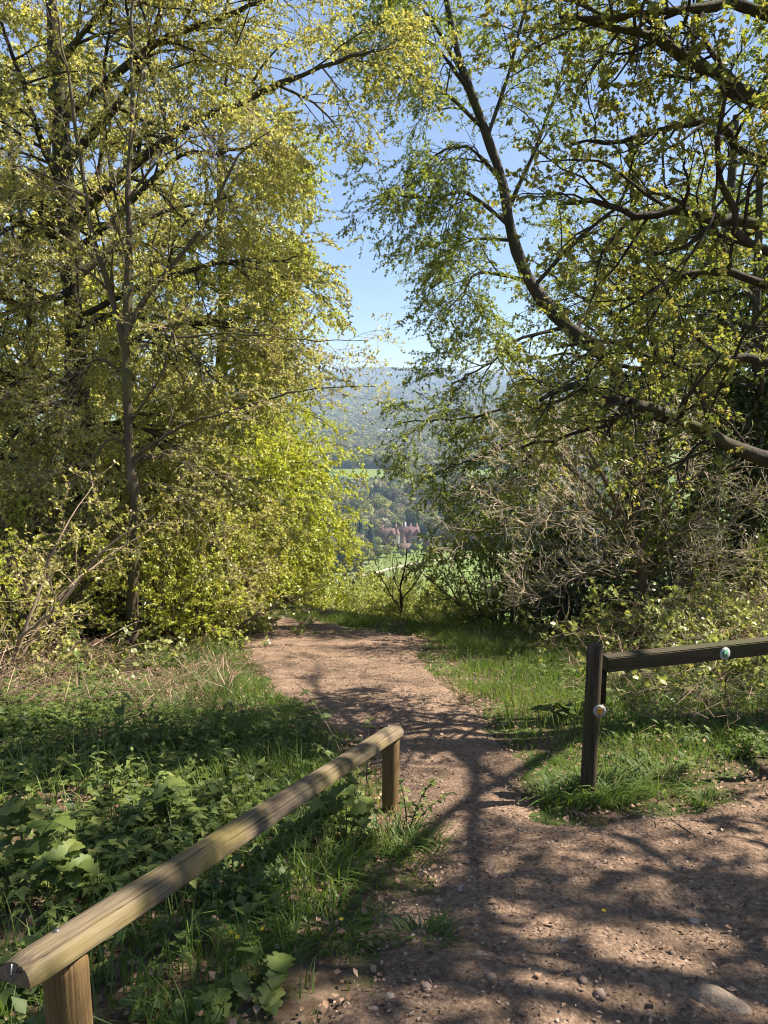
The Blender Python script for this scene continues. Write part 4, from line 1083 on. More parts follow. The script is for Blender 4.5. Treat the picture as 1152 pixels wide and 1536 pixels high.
bush(401, 'hazel_bush', 'olive multi-stemmed bush below the leaning beech at the meadow edge', at(757, 14.8), 2.9, 1.6, 14, M['bush_green'], M['twig_brown'], 0.052, 20)
bush(402, 'hazel_bush', 'wide olive bush in the shade below the bare shrub', at(825, 13.6), 3.0, 2.0, 14, M['bush_green'], M['twig_brown'], 0.052, 20)
bush(403, 'holly_bush', 'dark glossy evergreen bush under the bare shrub', at(872, 11.8), 1.7, 1.5, 11, M['bush_dark'], M['twig_brown'], 0.06, 16)
bush(404, 'hazel_bush', 'leafy bush rising behind the bare shrub', at(930, 13.2), 2.6, 1.9, 12, M['bush_green'], M['twig_brown'], 0.06, 13)
bush(405, 'hazel_bush', 'leafy bush around the foot of the ivy-clad trunks', at(1075, 13.6), 2.2, 2.0, 12, M['bush_green'], M['twig_brown'], 0.065, 14)
bush(406, 'hazel_bush', 'fresh green bush at the foot of the straight ivy-clad trunk', at(1180, 12.0), 1.7, 1.5, 10, M['hazel'], M['twig_brown'], 0.06, 12)
hz = bush(407, 'pale_shrub', 'pale yellow-green shrub on the slope just past the path', at(530, 20.0), 1.9, 1.35, 15, M['hazel'], M['twig_brown'], 0.052, 17)
hz['group'] = 'pale shrubs on the slope past the path'
for (p, Y, rz, s) in [(580, 20.5, 1.0, 1.2), (640, 19.0, 2.2, 1.2), (560, 24.0, 3.1, 1.6), (620, 24.0, 4.4, 1.8), (690, 17.5, 5.2, 1.15), (505, 24.5, 0.4, 1.4), (618, 17.8, 3.9, 0.8), (665, 22.0, 0.9, 1.6), (560, 18.6, 2.7, 0.85)]:
    copy_tree(hz, at(p, Y), rz, s)
bush(408, 'yew_bush', 'dark brown-green yew between the bright beech and the valley view', at(520, 33.0), 6.6, 3.4, 13, M['yew'], M['twig_brown'], 0.12, 22,
     lv=[dict(n=10, t0=0.1, t1=1.0, L=1.6, ang=0.8, flat=0.9, up=0.1, K=5, rr=0.5, S=4, wig=0.18, rmin=0.006), dict(n=7, t0=0.1, t1=1.0, L=0.8, ang=0.8, flat=0.8, K=4, rr=0.6, S=3, wig=0.18, rmin=0.005)])
bush(409, 'evergreen_bush', 'dark shaded evergreen at the foot of the dark-trunked beech', at(135, 11.4), 1.5, 1.2, 9, M['bush_dark'], M['twig_brown'], 0.06, 13)
bush(414, 'hazel_bush', 'dense yellow-green bush under the low boughs of the dark-trunked beech', at(40, 11.2), 2.4, 1.7, 12, M['beech_olive'], M['twig_brown'], 0.058, 16)
bush(415, 'hazel_bush', 'bright bush just behind the foot of the slender tree', at(245, 10.8), 1.5, 1.3, 11, M['beech_bright'], M['twig_brown'], 0.05, 14)
bush(416, 'young_beech', 'young beech with fresh bright leaves at the wood edge left of the slender tree', at(60, 9.7), 2.5, 1.3, 10, M['beech_bright'], M['twig_brown'], 0.045, 15)
bush(417, 'young_beech', 'young bright beech growing right of the slender tree', at(285, 11.0), 2.3, 1.4, 11, M['beech_bright'], M['twig_brown'], 0.045, 15)
bush(418, 'young_beech', 'taller young beech with olive leaves at the far edge of the left brambles', at(-40, 10.4), 3.4, 1.5, 10, M['beech_olive'], M['twig_brown'], 0.048, 15)
bush(410, 'hazel_bush', 'twiggy shrub with pale stems at the wood edge beside the slender tree', at(-25, 8.2), 2.3, 1.3, 9, M['beech_olive'], M['dead_cane'], 0.045, 9)
bush(411, 'hazel_bush', 'bright leafy bush under the boughs between the two left beeches', at(290, 14.2), 2.1, 1.7, 11, M['beech_bright'], M['twig_brown'], 0.06, 13)

# the thin dark-stemmed tree on the slope past the path
tb = at(600, 17.2)
thr = np.vstack([(tb - V(0, 0, 0.2))[None], spline([tb, pt(602, 905, 17.2), pt(600, 880, 17.2), pt(606, 850, 17.2), pt(608, 820, 17.2)], 14)])
THL = [([(601, 915, 17.2), (585, 890, 17.1), (572, 862, 17), (565, 835, 17)], .022, .005), ([(602, 900, 17.2), (622, 878, 17.2), (638, 855, 17.1), (650, 835, 17)], .022, .005),
       ([(601, 890, 17.2), (590, 865, 17.4), (588, 835, 17.5)], .018, .005), ([(603, 870, 17.2), (618, 848, 17.0), (622, 826, 17)], .018, .005)]
tree('small_tree', 'small dark-stemmed tree with thin twigs on the slope past the path', 'tree', 107, thr, (0.045, 0.012), [(px_line(a, 18), b, c) for a, b, c in THL],
     M['hazel'], M['bark_dark'], [dict(n=8, t0=0.15, t1=1, L=0.7, ang=0.6, up=0.2, K=5, rr=0.5, S=4, wig=0.12, rmin=0.004), dict(n=5, t0=0.15, t1=1, L=0.32, ang=0.6, up=0.15, K=4, rr=0.6, S=3, wig=0.12, rmin=0.003)], dict(n=3, size=0.05))

# ------------------------------------------------------------------ brambles and scrub at the wood edge
CANE = [dict(n=6, t0=0.1, t1=1.0, L=0.30, ang=0.8, flat=0.9, up=0.15, droop=0.1, K=4, rr=0.6, S=3, wig=0.2, rmin=0.0022)]
def bramble(seed, label, group, leafn, leaf, bark):
    rng = np.random.default_rng(seed); st = []
    for k in range(16):
        a = rng.random() * 6.28; d = nrm(V(math.cos(a) * 0.6, math.sin(a) * 0.6, 0.9)); c = [V(rng.normal() * 0.35, rng.normal() * 0.3, -0.08)]
        for s in range(5): d = nrm(d + V(math.cos(a) * 0.2, math.sin(a) * 0.2, -0.38) + rng.normal(size=3) * 0.14); c.append(c[-1] + d * 0.22)
        st.append((spline(c, 18), 0.005, 0.002))
    t = tree('bramble', label, 'bramble', seed, st[0][0], (0.006, 0.002), st[1:], leaf, bark, CANE, dict(n=leafn, size=0.055, wid=0.75, nz=0.9), group, base=V(0, 0, 0), trunk_spawn=1)
    for ch in t.children:
        if ch.name.startswith('limb') or ch.name.startswith('trunk'): ch.name = 'cane'
    return t
bl = bramble(501, 'low tangled bramble with pale green leaves at the edge of the left wood', 'brambles along the left wood edge', 11, M['bramble'], M['dead_cane'])
spots = [(20, 955), (90, 940), (165, 950), (240, 945), (310, 950), (60, 985), (140, 990), (215, 975), (290, 975), (335, 950), (10, 1010), (30, 925), (120, 920), (260, 920), (325, 925)]
for j, (a, b) in enumerate(spots):
    p = gp(a, b); s = 0.95 + 0.55 * rt.random()
    if j == 0: bl.location = Vector(p); bl.scale = (s, s, s)
    else: copy_tree(bl, p, rt.random() * 6.28, s)
br = bramble(502, 'leafy bramble on the litter-strewn bank behind the dark barrier', 'brambles behind the dark barrier', 11, M['bramble'], M['dead_cane'])
spots = [(1000, 930), (1060, 925), (1120, 930), (1150, 910), (1090, 955), (1140, 965), (1035, 955), (1180, 940), (985, 960), (1100, 900), (1045, 900), (1150, 1010), (1190, 990), (1090, 1000), (1125, 1035), (930, 935)]
for j, (a, b) in enumerate(spots):
    p = gp(a, b); s = 0.8 + 0.5 * rt.random()
    if j == 0: br.location = Vector(p); br.scale = (s, s, s)
    else: copy_tree(br, p, rt.random() * 6.28, s)
sm = bush(412, 'low_bush', 'low rounded sunlit bush on the far side of the bend', at(412, 17.6), 0.75, 1.1, 14, M['bramble'], M['dead_cane'], 0.05, 12, up=0.5)
bush(413, 'low_bush', 'small leafy sapling clump at the left verge where the path bends', gp(355, 948), 0.7, 0.6, 9, M['hazel'], M['dead_cane'], 0.05, 8, up=0.7)
# dead bracken and dry canes lying tangled between the brambles
def tangle(name, label, n, box, dens, L, mat, seed):
    r = np.random.default_rng(seed); x = r.uniform(box[0], box[1], n); y = r.uniform(box[2], box[3], n); e = path_edge(x, y)
    k = r.random(n) < dens(x, y, e); x, y = x[k], y[k]; n = len(x)
    p = np.stack([x, y, H(x, y) + 0.22 * r.random(n)], -1); a = r.random(n) * 6.28
    d = np.stack([np.cos(a), np.sin(a), r.normal(size=n) * 0.35 + 0.15], -1); ln = L * (0.4 + r.random(n))[:, None]
    m = p + d * ln * 0.5 + r.normal(size=(n, 3)) * 0.05 + V(0, 0, 0.05); q = p + d * ln + V(0, 0, -0.06)
    P = np.stack([p, m, q], 1); rad = np.array([[.0035, .0028, .0014]]) * (0.6 + 0.8 * r.random((n, 1)))
    v, f = tubes(P, rad, 3); g = Geo(); g.add(v, f, r=np.repeat(r.random(n), 9))
    return obj(name, g.mesh(name), mat, kind='stuff', label=label, cat='dead stems')
M['dry_stem'] = attrmat('dry_stem', [(0.08, 0.05, 0.032), (0.16, 0.10, 0.065), (0.25, 0.165, 0.11), (0.38, 0.28, 0.19)])
tangle('dead_bracken', 'tangled brown dead bracken stems between the left brambles', 6500, (-6.5, -1.4, 6.2, 12.5), lambda x, y, e: np.where(e < -0.5, sstep(0.35, 0.55, fbm(x * 0.8, y * 0.8, 68)), 0), 0.3, M['dry_stem'], 17)
tangle('dead_bracken', 'tangled dry stems on the bank behind the dark barrier', 2600, (2.0, 7.5, 5.4, 11.5), lambda x, y, e: np.where(e < -0.9, sstep(0.3, 0.5, fbm(x * 0.8, y * 0.8, 69)), 0), 0.3, M['dry_stem'], 18)
# fallen dead sticks in the brambles
def stick(name, label, p0, p1, r, group, mat, sag=0.05):
    rng = np.random.default_rng(abs(hash((round(p0[0], 2), round(p1[1], 2)))) % 9999 if False else int(abs(p0[0] * 977 + p1[1] * 613)) % 9999)
    m = (p0 + p1) / 2 + V(0, 0, sag) + rng.normal(size=3) * 0.03
    P = spline([p0, m, p1], 8); v, q = tubes(P[None], np.linspace(r, r * 0.4, 8)[None], 5)
    return obj(name, mesh_np(name, v - p0, [q], smooth=True), mat, label=label, cat='stick', group=group)
for (a, b, c, d) in [(10, 1000, 150, 960), (60, 985, 160, 945), (30, 960, 130, 985), (140, 1000, 230, 965), (95, 975, 110, 930), (0, 1015, 95, 985), (170, 985, 265, 975)]:
    p0 = gp(a, b); p1 = gp(c, d)
    o = stick('fallen_stick', 'pale dead stick lying among the left brambles', p0 + V(0, 0, 0.25), p1 + V(0, 0, 0.4), 0.009, 'dead sticks among the left brambles', M['dead_cane']); o.location = Vector(p0 + V(0, 0, 0.25))
for (a, b, c, d) in [(905, 968, 1000, 935), (930, 960, 985, 915), (880, 965, 960, 950)]:
    p0 = gp(a, b); p1 = gp(c, d)
    o = stick('fallen_stick', 'pale dead stick on the bank below the bare shrub', p0 + V(0, 0, 0.06), p1 + V(0, 0, 0.25), 0.011, 'dead sticks below the bare shrub', M['dead_cane']); o.location = Vector(p0 + V(0, 0, 0.06))

# ------------------------------------------------------------------ ground cover
rg = np.random.default_rng(55)
def sample(n, x0, x1, y0, y1):
    return rg.uniform(x0, x1, n), rg.uniform(y0, y1, n)
def in_view(x, y, m=60):
    z = H(x, y); a, b = px_of(np.stack([x, y, z], -1))
    return (a > -m) & (a < 1152 + m) & (b < 1536 + 3 * m) & (b > 700)

def blades(x, y, h, w, lean, seed):
    r = np.random.default_rng(seed); n = len(x)
    z = H(x, y) - 0.01; a = r.random(n) * 6.28; b = r.random(n) * 6.28
    d = np.stack([np.cos(a), np.sin(a), 0 * a], -1); s = np.stack([np.cos(b), np.sin(b), 0 * b], -1)
    p = np.stack([x, y, z], -1); h = h[:, None]; ln = (lean * (0.3 + r.random(n)))[:, None] * h
    w = w * (0.7 + 0.6 * r.random((n, 1)))
    up = V(0, 0, 1)
    v = np.stack([p - s * w, p + s * w, p + up * h * 0.6 + d * ln * 0.35 - s * w * 0.7, p + up * h * 0.6 + d * ln * 0.35 + s * w * 0.7, p + up * h * (1 - 0.25 * lean) + d * ln], 1).reshape(-1, 3)
    i = np.arange(n)[:, None] * 5
    return v, i + np.array([0, 1, 3, 2]), i + np.array([2, 3, 4]), np.repeat(np.clip(0.25 + 0.5 * vnoise(x * 1.3, y * 1.3, 9) + 0.35 * (r.random(n) - 0.5) , 0, 1), 5)

def grass_field(name, label, n, box, dens, hfun, w, lean, seed):
    x, y = sample(n, *box); e = path_edge(x, y)
    k = in_view(x, y) & (rg.random(n) < dens(x, y, e)); x, y, e = x[k], y[k], e[k]
    v, q, t, r = blades(x, y, hfun(x, y, e) * (0.5 + 0.9 * rg.random(len(x))), w, lean, seed)
    g = Geo(); g.add(v, q, t, r)
    return obj(name, g.mesh(name), M['grass'], kind='stuff', label=label, cat='grass')
# right verge between the path and the wood
grass_field('verge_grass', 'sunlit green grass on the verge beside the waymark post', 95000, (0.4, 6.5, 2.6, 13.2),
            lambda x, y, e: np.where(e < -0.02, np.clip(1.15 - sstep(2.6, 4.2, x - 0.12 * (y - 4)) * 0.9, 0, 1) * (0.25 + 0.95 * sstep(0.35, 0.6, fbm(x * 1.5, y * 1.5, 61))), np.where(e < 0.26, 0.30 * (1 - e / 0.26), 0.0)),
            lambda x, y, e: 0.03 + 0.11 * sstep(-0.1, 0.5, -e), 0.0032, 0.7, 1)
# left verge along the path
grass_field('verge_grass', 'tufty grass between the path and the left undergrowth', 56000, (-3.6, 0.6, 1.2, 14.5),
            lambda x, y, e: np.where(e < -0.02, np.clip(1 - sstep(0.7, 1.6, -e), 0.10 - 0.08 * sstep(6, 8, y), 1) * (0.2 + 0.9 * sstep(0.38, 0.6, fbm(x * 1.7, y * 1.7, 62))), np.where(e < 0.22, 0.25 * (1 - e / 0.22), 0.0)),
            lambda x, y, e: 0.03 + 0.13 * sstep(-0.1, 0.5, -e), 0.0035, 0.7, 2)
# rim of grass where the ground falls away
grass_field('rim_grass', 'bright mown-looking grass along the rim past the path', 28000, (-9, 4.5, 11.0, 21.5),
            lambda x, y, e: np.where(e < 0.0, 0.95, 0.0), lambda x, y, e: 0.06 + 0 * x, 0.005, 0.6, 3)
# worn tufts on the bare earth at the right
grass_field('worn_grass', 'thin worn grass tufts on the bare earth at the right', 26000, (1.0, 4.2, 1.6, 4.4),
            lambda x, y, e: np.where(e > 0.05, sstep(0.62, 0.72, fbm(x * 2.6 + 3, y * 2.6, 63)) * sstep(1.2, 2.2, x) * 0.8, 0.0), lambda x, y, e: 0.03 + 0 * x, 0.0022, 0.8, 4)

def tuft(px, py, n, h, rad, label, seed, lean=1.3):
    r = np.random.default_rng(seed); p = gp(px, py)
    a = r.random(n) * 6.28; q = rad * np.sqrt(r.random(n))
    x = p[0] + np.cos(a) * q; y = p[1] + np.sin(a) * q
    g = Geo(); hh = h * (0.3 + 0.9 * r.random(n)); z = H(x, y)
    d = np.stack([np.cos(a + r.normal(size=n) * 0.5), np.sin(a + r.normal(size=n) * 0.5), 0 * a], -1); s = np.stack([-d[:, 1], d[:, 0], 0 * a], -1)
    L = np.stack([np.stack([x, y, z - 0.01], -1) + d * (hh * lean * f ** 1.6)[:, None] * (0.5 + 0.5 * r.random((n, 1)) if False else 0.75) + V(0, 0, 1) * (hh * (f * 1.35 - 0.75 * f ** 2.2))[:, None] for f in (0, .33, .66, 1.0)], 1)
    W = np.array([.0032, .003, .002, .0004])
    v = np.stack([L - s[:, None] * W[None, :, None], L + s[:, None] * W[None, :, None]], 2).reshape(-1, 3)
    i = np.arange(n)[:, None] * 8
    qd = np.concatenate([i + np.array([0, 1, 3, 2]) + 2 * k for k in range(3)])
    g.add(v - p, qd, r=np.repeat(r.random(n) * 0.7, 8))
    o = obj('grass_tuft', g.mesh('grass_tuft'), M['grass'], label=label, cat='grass tuft'); o.location = Vector(p); return o
tuft(893, 1203, 300, 0.20, 0.17, 'dark arching grass tuft round the foot of the waymark post', 71)
tuft(925, 1200, 300, 0.21, 0.15, 'long drooping grass clump right of the waymark post foot', 72)
tuft(845, 1200, 260, 0.15, 0.20, 'shaded grass clump between path and waymark post', 73)
tuft(985, 1185, 260, 0.20, 0.18, 'grass clump at the edge of the bare earth under the barrier rail', 74)
tuft(590, 1265, 220, 0.18, 0.16, 'dark grass tuft at the foot of the far rail post', 75)
tuft(625, 1285, 150, 0.13, 0.14, 'low grass clump spilling from the far rail post onto the path', 76)
tuft(470, 1330, 240, 0.17, 0.24, 'shaded grass clump below the middle of the rounded rail', 77)
tuft(500, 1400, 200, 0.12, 0.22, 'low dark grass patch between the rounded rail and the path', 78)
tuft(635, 1410, 160, 0.10, 0.10, 'small grass tuft alone on the path edge', 79)
tuft(330, 1040, 220, 0.30, 0.16, 'tall bright grass tuft on the left verge', 80)
tuft(285, 1075, 220, 0.28, 0.18, 'sunlit grass tuft among the left herbs', 81)
tuft(345, 1115, 200, 0.24, 0.14, 'yellow-green grass tuft beside the bare patch on the left verge', 82)
tuft(1060, 1205, 110, 0.12, 0.10, 'short bright grass tuft on the edge of the bare earth', 83)

# leafy herbs
def leaf_shape(kind):
    """flat leaf along +x: verts, tris"""
    if kind == 'nettle':
        o = [(0, 0), (.12, .22), (.35, .30), (.65, .19), (1, 0), (.65, -.19), (.35, -.30), (.12, -.22)]
    elif kind == 'lobed':
        o = [(0, 0), (.10, .40), (.30, .24), (.55, .46), (.66, .20), (1, 0), (.66, -.20), (.55, -.46), (.30, -.24), (.10, -.40)]
    elif kind == 'palm':
        o = [(0, 0), (-.06, .16), (.02, .36), (.16, .34), (.22, .46), (.34, .50), (.42, .36), (.50, .30), (.60, .44), (.74, .36), (.76, .24), (.90, .16), (1, 0)]
        o = o + [(a, -b) for a, b in o[-2:0:-1]]
    else:
        o = [(0, 0), (.2, .16), (.5, .22), (.8, .14), (1, 0), (.8, -.14), (.5, -.22), (.2, -.16)]
    o = np.array(o); n = len(o)
    mid = np.array([(.18, 0), (.45, 0), (.72, 0)])
    P = np.vstack([o, mid]); z = np.where(np.arange(len(P)) < n, np.abs(P[:, 1]) * 0.35, 0) - 0.22 * P[:, 0] ** 2
    v = np.column_stack([P, z])
    t = []
    def mi(x): return n + int(np.argmin(np.abs(mid[:, 0] - x)))
    for k in range(n):
        a, b = k, (k + 1) % n
        ma = mi(o[a][0]); mb = mi(o[b][0])
        t.append([a, b, ma] if o[a][1] + o[b][1] >= 0 else [a, b, ma])
        if mb != ma: t.append([b, mb, ma])
    return v, np.array(t)
def mini_leaf():
    v = np.array([(0, 0, 0), (.38, .29, .10), (1, 0, -.18), (.38, -.29, .10), (.45, 0, -.02)]); t = np.array([[0, 4, 1], [1, 4, 2], [0, 3, 4], [3, 2, 4]]); return v, t
LEAFV = {k: leaf_shape(k) for k in ('nettle', 'lobed', 'dock', 'palm')}

def herb_proto(rng, kind):
    """one small leafy plant as arrays"""
    g = Geo()
    if kind == 'nettle':
        h = 0.28; P = spline([(0, 0, -.02), (.01, .01, h * .5), (.03, -.01, h)], 4); lv, lt = mini_leaf()
        for k in range(6):
            f = 0.15 + 0.85 * k / 5; p = P[min(3, int(f * 3 + .5))]; s = 0.105 * (1 - 0.55 * f)
            for b in (0, 1):
                a = k * 1.57 + b * 3.14 + rng.normal() * 0.2; el = 0.15 + 0.5 * f + rng.normal() * 0.15
                ca, sa, ce, se = math.cos(a), math.sin(a), math.cos(el), math.sin(el)
                X = V(ca * ce, sa * ce, se); Yv = V(-sa, ca, 0); Z = np.cross(X, Yv)
                g.add(p + s * (lv[:, :1] * X + lv[:, 1:2] * Yv * 1.1 + lv[:, 2:] * Z), None, lt, r=np.clip(0.3 + 0.5 * f + 0.2 * rng.normal(), 0, 1))
    elif kind == 'lobed':
        h = 0.20; lv, lt = mini_leaf(); P = None
        for k in range(5):
            a = k * 2.4; L = h * (0.6 + 0.7 * rng.random()); t = V(math.cos(a) * .7 * L, math.sin(a) * .7 * L, L)
            vv, qq = tubes(np.array([[(0, 0, 0), t * V(.4, .4, .65), t]]), np.array([[.003, .0025, .002]]), 3); g.add(vv, qq, r=0.4)
            for da, sc in ((0, .10), (1.2, .075), (-1.2, .075)):
                X = V(math.cos(a + da), math.sin(a + da), -0.05 + .15 * rng.normal()); Yv = V(-math.sin(a + da), math.cos(a + da), 0); Z = V(0, 0, 1)
                g.add(t + sc * (lv[:, :1] * X + lv[:, 1:2] * Yv + lv[:, 2:] * Z), None, lt, r=np.clip(0.5 + 0.25 * rng.normal(), 0, 1))
    else:
        lv, lt = mini_leaf()
        for k in range(14):
            a = k * 2.4 + rng.normal() * .3; el = 0.25 + 0.6 * rng.random(); s = 0.07 + 0.06 * rng.random()
            X = V(math.cos(a) * math.cos(el), math.sin(a) * math.cos(el), math.sin(el)); Yv = V(-math.sin(a), math.cos(a), 0); Z = np.cross(X, Yv)
            p = V(rng.normal() * .06, rng.normal() * .06, 0.02 + 0.10 * rng.random())
            g.add(p + s * (lv[:, :1] * X + lv[:, 1:2] * Yv * 1.3 + lv[:, 2:] * Z), None, lt, r=np.clip(0.45 + 0.25 * rng.normal(), 0, 1))
    if kind == 'nettle':
        vv, qq = tubes(P[None], np.linspace(.004, .0015, 4)[None], 3); g.add(vv, qq, r=0.3)
    v = np.concatenate(g.v); q = np.concatenate(g.q) if g.q else np.zeros((0, 4), int); t = np.concatenate(g.t); r = np.concatenate(g.r)
    return v, q, t, r
protos = [herb_proto(rg, k) for k in ('nettle', 'nettle', 'lobed', 'lobed', 'dock', 'dock', 'nettle')]
def herb_field(name, label, n, box, dens, smin, smax, tilt=0.25):
    x, y = sample(n, *box); e = path_edge(x, y); k = in_view(x, y) & (rg.random(n) < dens(x, y, e)); x, y = x[k], y[k]
    g = Geo(); pick = (vnoise(x * 0.9, y * 0.9, 88) * len(protos) * 0.999 + rg.random(len(x)) * 1.6).astype(int) % len(protos)
    for j, (v, q, t, r) in enumerate(protos):
        m = pick == j; c = m.sum()
        if not c: continue
        a = rg.random(c) * 6.28; s = rg.uniform(smin, smax, c)
        ca, sa = np.cos(a), np.sin(a); Rm = np.zeros((c, 3, 3)); Rm[:, 0, 0] = ca; Rm[:, 0, 1] = -sa; Rm[:, 1, 0] = sa; Rm[:, 1, 1] = ca; Rm[:, 2, 2] = 1
        Rm[:, 0, 2] = rg.normal(size=c) * tilt; Rm[:, 1, 2] = rg.normal(size=c) * tilt
        W = np.einsum('nij,kj->nki', Rm, v) * s[:, None, None] + np.stack([x[m], y[m], H(x[m], y[m])], -1)[:, None, :]
        off = (np.arange(c) * len(v))[:, None, None]
        rr = np.clip(r[None] + rg.normal(size=(c, 1)) * 0.15, 0, 1)
        g.add(W.reshape(-1, 3), (q[None] + off).reshape(-1, 4) if len(q) else None, (t[None] + off).reshape(-1, 3), rr.ravel())
    return obj(name, g.mesh(name), M['herb'], kind='stuff', label=label, cat='ground cover')
herb_field('undergrowth', 'dense green nettles and herbs carpeting the left verge', 11500, (-4.6, 0.4, 1.3, 9.0),
           lambda x, y, e: np.where(e < -0.25, np.clip(0.95 * sstep(0.25, 0.9, -e), 0, 1) * (0.18 + 0.9 * sstep(0.38, 0.55, fbm(x * 1.1, y * 1.1, 64))), 0) * np.where(x > -0.7 - 0.30 * (y - 1.7), np.where(y < 3.6, 0.45, 1.0), 1.0) * (1 - 0.9 * sstep(5.4, 7.2, y)), 0.25, 0.75)
herb_field('undergrowth', 'green herbs and low leaves growing behind the dark barrier rail', 3000, (1.6, 6.5, 3.6, 10.5),
           lambda x, y, e: np.where(e < -0.3, sstep(0.4, 0.6, fbm(x * 1.1, y * 1.1, 65)) * (0.35 + 0.6 * sstep(2.2, 3.0, x)), 0), 0.25, 0.65)
grass_field('tall_grass', 'long thin grass blades rising through the left undergrowth', 30000, (-5, 0.3, 1.3, 9.5), lambda x, y, e: np.where(e < -0.3, (0.22 + 0.6 * sstep(0.5, 0.65, fbm(x * 0.8, y * 0.8, 67))) * (1 - 0.9 * sstep(6.3, 7.8, y)), 0), lambda x, y, e: 0.22 + 0 * x, 0.003, 0.6, 5)

# fallen leaves
M['crumb'] = attrmat('leaf_scrap', [(0.045, 0.028, 0.02), (0.11, 0.068, 0.046), (0.19, 0.125, 0.09), (0.30, 0.22, 0.17)])
def litter(name, label, n, box, dens, size, mat):
    x, y = sample(n, *box); e = path_edge(x, y); k = in_view(x, y) & (rg.random(n) < dens(x, y, e)); x, y = x[k], y[k]; n = len(x)
    p = np.stack([x, y, H(x, y) + 0.012 + 0.015 * rg.random(n)], -1) + V(0, 0, 1) * (0.015 * (path_edge(x, y) > 0))[:, None]
    a = rg.random(n) * 6.28; ax = np.stack([np.cos(a), np.sin(a), rg.normal(size=n) * 0.25], -1); nn = nrm(rg.normal(size=(n, 3)) * 0.3 + V(0, 0, 1)); sdv = np.cross(ax, nn)
    L = (size * (0.5 + rg.random(n)))[:, None]; W = L * 0.33
    m = p + ax * L * 0.5
    v = np.stack([p, m + sdv * W + nn * W * 0.5, p + ax * L, m - sdv * W + nn * W * 0.3], 1).reshape(-1, 3); i = np.arange(n)[:, None] * 4
    g = Geo(); g.add(v, None, np.concatenate([i + np.array([0, 1, 2]), i + np.array([0, 2, 3])]), np.repeat(rg.random(n), 4))
    return obj(name, g.mesh(name), mat, kind='stuff', label=label, cat='leaf litter')
litter('leaf_litter', 'brown fallen leaves strewn under the plants beside the path', 52000, (-6, 6.5, 1.2, 12.5), lambda x, y, e: np.where(e < 0, 0.85, 0.07), 0.030, M['litter'])
litter('leaf_crumbs', 'tiny leaf scraps and chips scattered over the path', 120000, (-3.5, 4.2, 1.4, 15), lambda x, y, e: np.where(e > -0.05, 0.75, 0.0) * np.clip(4.5 / y, 0.15, 1), 0.015, M['crumb'])

# ------------------------------------------------------------------ stones
M['stone'] = attrmat('flint_stone', [(0.08, 0.053, 0.04), (0.14, 0.096, 0.073), (0.21, 0.15, 0.115), (0.32, 0.25, 0.20)], 0.8)
M['rock'] = barkmat('pale_rock', (0.10, 0.072, 0.052), (0.22, 0.17, 0.13), (0.38, 0.31, 0.25), 14, bump=0.9, stretch=1.0)
def rock_mesh(rng, sub=1, flat=0.55, amp=0.22):
    bm = bmesh.new(); bmesh.ops.create_icosphere(bm, subdivisions=sub, radius=1.0)
    v = np.array([x.co[:] for x in bm.verts]); f = np.array([[w.index for w in t.verts] for t in bm.faces]); bm.free()
    fr = rng.normal(size=(4, 3)) * 1.8; ph = rng.random(4) * 6.28
    s = sum(np.sin(v @ fr[k] + ph[k]) for k in range(4)) / 4
    v = v * (1 + amp * s + amp * (0.5 if sub < 3 else 0.03) * rng.normal(size=len(v)))[:, None] * V(1, 0.75, flat)
    return v, f
x, y = sample(42000, -3.5, 4.4, 1.4, 14); e = path_edge(x, y)
k = in_view(x, y, 10) & (e > -0.02) & (rg.random(len(x)) < np.clip(3.8 / y, 0.1, 1) * (0.25 + 0.75 * sstep(0.4, 0.6, fbm(x * 1.3, y * 1.3, 66))))
x, y = x[k], y[k]; n = len(x)
rv0 = [rock_mesh(rg, 1) for _ in range(5)]; g = Geo(); pk = rg.integers(0, 5, n)
for j in range(5):
    v, f = rv0[j]; m = pk == j; c = int(m.sum()); s = 0.0032 + 0.009 * rg.random(c) ** 2.5; a = rg.random(c) * 6.28
    ca, sa = np.cos(a), np.sin(a); Rm = np.zeros((c, 3, 3)); Rm[:, 0, 0] = ca; Rm[:, 0, 1] = -sa; Rm[:, 1, 0] = sa; Rm[:, 1, 1] = ca; Rm[:, 2, 2] = 1
    W = np.einsum('nij,kj->nki', Rm, v) * s[:, None, None] + np.stack([x[m], y[m], H(x[m], y[m]) + 0.022], -1)[:, None, :]
    g.add(W.reshape(-1, 3), None, (f[None] + (np.arange(c) * len(v))[:, None, None]).reshape(-1, 3), np.repeat(rg.random(c), len(v)))
obj('gravel', g.mesh('gravel'), M['stone'], kind='stuff', label='small flints and gravel bedded in the path', cat='gravel')
sm_ = []
for j in range(5):
    v, f = rock_mesh(rg, 1, 0.45, 0.34); me = mesh_np('stone', v, [f], np.full(len(v), 0.3 + 0.17 * j)); me.materials.append(M['stone']); sm_.append(me)
spx = [(850, 1348), (690, 1400), (735, 1475), (1030, 1300), (1125, 1275), (990, 1340), (905, 1255), (640, 1490), (615, 1500), (760, 1290), (800, 1330), (1085, 1390), (955, 1400), (720, 1440), (585, 1505), (1010, 1440), (875, 1480), (900, 1500), (780, 1250), (690, 1340), (1100, 1330), (930, 1300), (660, 1360), (845, 1420), (1040, 1390), (1130, 1430), (775, 1395), (700, 1300), (560, 1525), (960, 1265)]
for j, (a, b) in enumerate(spx):
    p = gp(a, b); s = 0.012 + 0.014 * rg.random()
    o = obj('stone', sm_[j % 5], label='loose flint lying on the trodden path', cat='stone', group='loose flints on the path')
    o.location = Vector(p + V(0, 0, 0.02 + s * 0.12)); o.scale = (s, s, s); o.rotation_euler = (rg.normal() * 0.2, rg.normal() * 0.2, rg.random() * 6.28)
v, f = rock_mesh(np.random.default_rng(5), 4, 0.60, 0.32)
